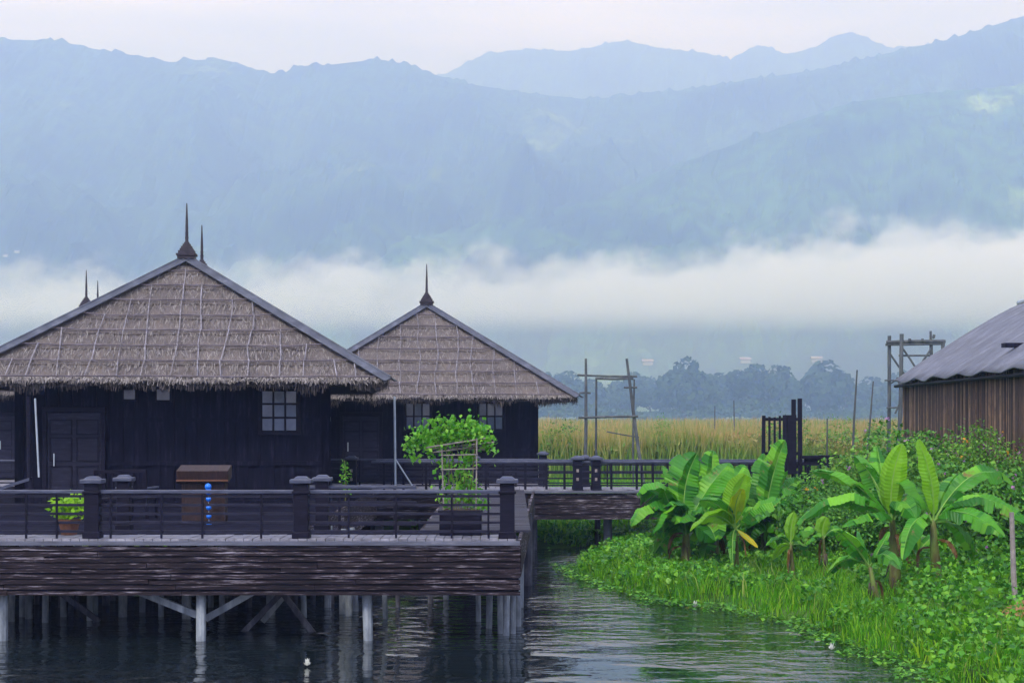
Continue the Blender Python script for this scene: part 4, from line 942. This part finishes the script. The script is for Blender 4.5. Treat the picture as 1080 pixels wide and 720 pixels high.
# leafy ground cover: patches of broad round leaves on short stalks
x,y,s=scatter(110000,1,18,18,52,vis); pat=np.array([fbm(a*.35+9,b*.35,7,3) for a,b in zip(x,y)])
k=((pat>.04)|((x/y>.225)&(y<38)))|(y>44); x,y,s,pat=x[k],y[k],s[k],pat[k]
hh=rng.uniform(.08,.42,len(x))*(1+.8*((x/y>.23)&(y<38)&(s>1.5)))
V=leaf_arr(np.stack([x,y,gz(x,y)+hh],1),.07+.08*rng.uniform(0,1,len(x)),.5,None,.8)
tag(quads_obj('ground_cover',V,0,M['cover']),'broad-leaved green ground cover on the bank','ground cover',kind='stuff')
x,y,s=scatter(26000,1.5,18,18,50,vis); pat=np.array([fbm(a*.8+4,b*.8,2,3) for a,b in zip(x,y)]); k=(pat>.12)&(s>.1); x,y,s,pat=x[k],y[k],s[k],pat[k]
base=np.stack([x,y,gz(x,y)-.02],1)
tag(blades('tall_grass',base,rng.uniform(.28,.62,len(x)),rng.uniform(.015,.03,len(x)),rng.uniform(.15,.6,len(x)),M['tallgrass']),'taller loose grass tufts standing out of the bank','grass',kind='stuff')
# water plants floating at the foot of the bank
x=rng.uniform(1,8,26000); y=rng.uniform(24.5,50,26000); s=sdist(x,y); k=(s<.15)&(s>-.55+.5*np.sin(y*1.1)*np.cos(x*.9)); x,y=x[k],y[k]
V=leaf_arr(np.stack([x,y,rng.uniform(.01,.14,len(x))],1),np.full(len(x),.10),.7,None,.8)
tag(quads_obj('floating_weed',V,0,M['cover']),'low floating water weed fringing the bank','water weed',kind='stuff')
# tall leafy herbs near the stilts of the walkway and behind it
x=rng.uniform(-3,26,52000); y=51.3+rng.uniform(0,1,52000)**1.3*45; s=sdist(x,y); k=s>0; x,y,s=x[k],y[k],s[k]
base=np.stack([x,y,gz(x,y)-.02],1)
tag(blades('marsh_grass',base,rng.uniform(.4,1.0,len(x)),rng.uniform(.03,.06,len(x)),rng.uniform(.1,.6,len(x)),M['grass']),'lower green marsh grass between the walkway and the tall reeds','marsh grass',kind='stuff')
x=rng.uniform(-3,12,14000); y=rng.uniform(51.0,56,14000); s=sdist(x,y); k=s>-.4; x,y=x[k],y[k]
V=leaf_arr(np.stack([x,y,np.maximum(gz(x,y),0)+rng.uniform(.05,.6,len(x))],1),np.full(len(x),.17),.5,None,.7)
tag(quads_obj('creeping_weed',V,0,M['cover']),'leafy weeds at the water edge under the walkway','weeds',kind='stuff')
# reeds
def reeds(n,y0,y1,xl,xr,hm,wd_):
    y=y0+(y1-y0)*rng.uniform(0,1,n)**1.5; x=y*rng.uniform(xl,xr,n)
    v=np.array([fbm(a*.08,b*.08,1,3) for a,b in zip(x,y)])
    v2=np.array([fbm(a*.35,b*.2,8,2) for a,b in zip(x,y)]); h=hm*(.97+.25*v+.16*v2+rng.normal(0,.07,n)); return np.stack([x,y,np.full(n,.1)],1),h,rng.uniform(*wd_,n)
b1=reeds(80000,86,150,-.06,.36,2.85,(.04,.09)); b2=reeds(30000,150,420,-.06,.36,3.0,(.12,.3)); b3=reeds(9000,86,300,-.42,-.06,2.9,(.1,.2))
base=np.concatenate([b1[0],b2[0],b3[0]]); h=np.concatenate([b1[1],b2[1],b3[1]]); w=np.concatenate([b1[2],b2[2],b3[2]])
tag(blades('reeds',base,h,w,rng.uniform(.02,.28,len(h)),M['reed']),'tall straw and rust coloured reeds filling the marsh','reeds',kind='stuff')

n=60000; y=86+90*rng.uniform(0,1,n)**1.4; x=y*rng.uniform(-.06,.36,n); v=np.array([fbm(a*.12,b*.12,5,3) for a,b in zip(x,y)]); zt=2.75*(1+.16*v)-np.abs(rng.normal(0,.55,n))
V=leaf_arr(np.stack([x,y,np.clip(zt,.5,3.3)],1),rng.uniform(.18,.42,n),.1,None,.28)
tag(quads_obj('reed_plumes',V,0,M['reed']),'feathery seed heads among the tall reeds','reeds',kind='stuff')
# small white flowers on the water
def flower(px,py,label,sz=.06):
    dd=CZ*F/(py-HY); q=P(px,py,dd); e=empty('water_flower',(q.x,q.y,.0)); tag(e,label,'flower')
    m_=MB()
    for ring,(nn_,rr,zz) in enumerate(((6,1,.5),(5,.6,1.1))):
        for k in range(nn_):
            a=2*math.pi*k/nn_+ring*.4; ca,sa=math.cos(a),math.sin(a)
            m_.add([(0,0,.02),(ca*sz*rr*.6-sa*sz*.35,sa*sz*rr*.6+ca*sz*.35,sz*zz*.8+.02),(ca*sz*rr,sa*sz*rr,sz*zz*1.6+.03),(ca*sz*rr*.6+sa*sz*.35,sa*sz*rr*.6-ca*sz*.35,sz*zz*.8+.02)],[(0,1,2,3)])
    m_.build('petals',M['petal'],e)
    m_=MB()
    for sx in (-1.6,1.5):
        if sz>.07: k=8; m_.add([(sx*sz*1.3+sz*.6*math.cos(2*math.pi*i/k),sz*.4*math.sin(2*math.pi*i/k),.012) for i in range(k)],[tuple(range(k))])
    if m_.v: m_.build('pad',M['yleaf'],e)
flower(324,703,'white flower floating on dark water in front of the leaning stilt',.065)
flower(733,641,'white blossom at the grassy water edge below the left banana clump',.075)
flower(877,686,'white blossom on the water near the lower right bank',.065)

# ------------------------------------------------------------------ air: haze box, low cloud
def volbox(name,lo,hi):
    m_=MB(); c_=[(a+b)/2 for a,b in zip(lo,hi)]; s_=[b-a for a,b in zip(lo,hi)]; m_.box(c_,s_); return m_
m=bpy.data.materials.new('haze_air'); m.use_nodes=True; nt=m.node_tree; nt.nodes.clear(); out=nt.nodes.new('ShaderNodeOutputMaterial'); pv=nt.nodes.new('ShaderNodeVolumePrincipled')
pv.inputs['Color'].default_value=(.42,.58,1,1); pv.inputs['Absorption Color'].default_value=(1,1,1,1); pv.inputs['Density'].default_value=.00064; pv.inputs['Anisotropy'].default_value=.5
nt.links.new(pv.outputs[0],out.inputs['Volume'])
o=volbox('haze',(-5600,-300,-4),(5600,7700,1250)).build('haze',m); tag(o,'pale blue haze filling the air across the marsh and mountains','haze',kind='stuff')
m=bpy.data.materials.new('low_cloud'); m.use_nodes=True; nt=m.node_tree; nt.nodes.clear(); out=nt.nodes.new('ShaderNodeOutputMaterial'); pv=nt.nodes.new('ShaderNodeVolumePrincipled')
pv.inputs['Color'].default_value=(1,1,1,1); pv.inputs['Absorption Color'].default_value=(1,1,1,1); pv.inputs['Anisotropy'].default_value=.2
def Mth(op,a,b2=None,c_=None,clamp=False):
    q=nt.nodes.new('ShaderNodeMath'); q.operation=op; q.use_clamp=clamp
    for i,x_ in enumerate((a,b2,c_)):
        if x_ is None: continue
        if isinstance(x_,(int,float)): q.inputs[i].default_value=x_
        else: nt.links.new(x_,q.inputs[i])
    return q.outputs[0]
v=coords(nt,'Object',(1,.6,1.3)); sp_=nt.nodes.new('ShaderNodeSeparateXYZ'); tc=nt.nodes.new('ShaderNodeTexCoord'); nt.links.new(tc.outputs['Object'],sp_.inputs[0])
nA=noise(nt,v,.016,5,.65); nB=noise(nt,v,.0022,2,.5)
zz=sp_.outputs[2]
# the cloud's top undulates and climbs slightly to the right
top=Mth('ADD',Mth('MULTIPLY_ADD',sp_.outputs[0],.045,146),Mth('ADD',Mth('MULTIPLY_ADD',nA.outputs[0],130,-65),Mth('MULTIPLY_ADD',nB.outputs[0],50,-25)))
up=Mth('MULTIPLY',Mth('SUBTRACT',top,zz),1/14,clamp=True)
lowf=Mth('MULTIPLY_ADD',Mth('SUBTRACT',zz,92),1/55,.0,clamp=True)
den=Mth('MULTIPLY',up,Mth('MULTIPLY_ADD',lowf,.0135,.00055))
nt.links.new(den,pv.inputs['Density']); nt.links.new(pv.outputs[0],out.inputs['Volume'])
o=volbox('low_cloud',(-1700,1450,.5),(1700,1950,250)).build('low_cloud',m); tag(o,'long white band of low cloud lying across the foot of the mountains','cloud',kind='stuff')

# ------------------------------------------------------------------ sky, sun, camera
SUN_EL, SUN_AZ = R(48), R(205)      # azimuth measured clockwise from +Y
w=bpy.data.worlds.new('World'); sc.world=w; w.use_nodes=True; nt=w.node_tree; bg=nt.nodes['Background']; wo=nt.nodes['World Output']
sky=nt.nodes.new('ShaderNodeTexSky'); sky.sky_type='NISHITA'; sky.sun_disc=False; sky.sun_elevation=SUN_EL; sky.sun_rotation=SUN_AZ
nt.links.new(sky.outputs[0],bg.inputs[0]); bg.inputs[1].default_value=.10
tc=nt.nodes.new('ShaderNodeTexCoord'); mp=nt.nodes.new('ShaderNodeMapping'); mp.inputs['Scale'].default_value=(1.2,1.2,9); nt.links.new(tc.outputs['Generated'],mp.inputs[0])
n=noise(nt,mp,2.6,6,.55); r=ramp(nt,[(.36,(.53,.56,.80)),(.48,(.66,.68,.95)),(.62,(.86,.87,1.12))]); nt.links.new(n.outputs[0],r.inputs[0])
bg2=nt.nodes.new('ShaderNodeBackground'); nt.links.new(r.outputs[0],bg2.inputs[0]); bg2.inputs[1].default_value=1.0
mixs=nt.nodes.new('ShaderNodeMixShader'); mixs.inputs[0].default_value=.85; nt.links.new(bg.outputs[0],mixs.inputs[1]); nt.links.new(bg2.outputs[0],mixs.inputs[2]); nt.links.new(mixs.outputs[0],wo.inputs[0])
sl=bpy.data.lights.new('sun','SUN'); sl.energy=1.7; sl.angle=R(14); sl.color=(1,.97,.95); so=bpy.data.objects.new('sun',sl); COL.objects.link(so)
dirv=Vector((math.sin(SUN_AZ)*math.cos(SUN_EL),math.cos(SUN_AZ)*math.cos(SUN_EL),math.sin(SUN_EL))); so.rotation_euler=dirv.to_track_quat('Z','Y').to_euler()
cd=bpy.data.cameras.new('camera'); cam=bpy.data.objects.new('camera',cd); COL.objects.link(cam); cam.location=(0,0,CZ); cam.rotation_euler=(R(90),0,0)
cd.sensor_width=36; cd.lens=36*F/1080; cd.shift_y=(HY-360)/1080; cd.clip_end=30000; cd.clip_start=.1; sc.camera=cam
sc.view_settings.view_transform='Standard'; sc.view_settings.look='None'; sc.view_settings.exposure=.86; sc.view_settings.gamma=1
cy=sc.cycles; cy.use_denoising=True; cy.max_bounces=6; cy.diffuse_bounces=3; cy.glossy_bounces=3; cy.transmission_bounces=3; cy.volume_bounces=8; cy.transparent_max_bounces=6
cy.volume_step_rate=.5; cy.volume_max_steps=64; cy.use_adaptive_sampling=True; cy.adaptive_threshold=.02
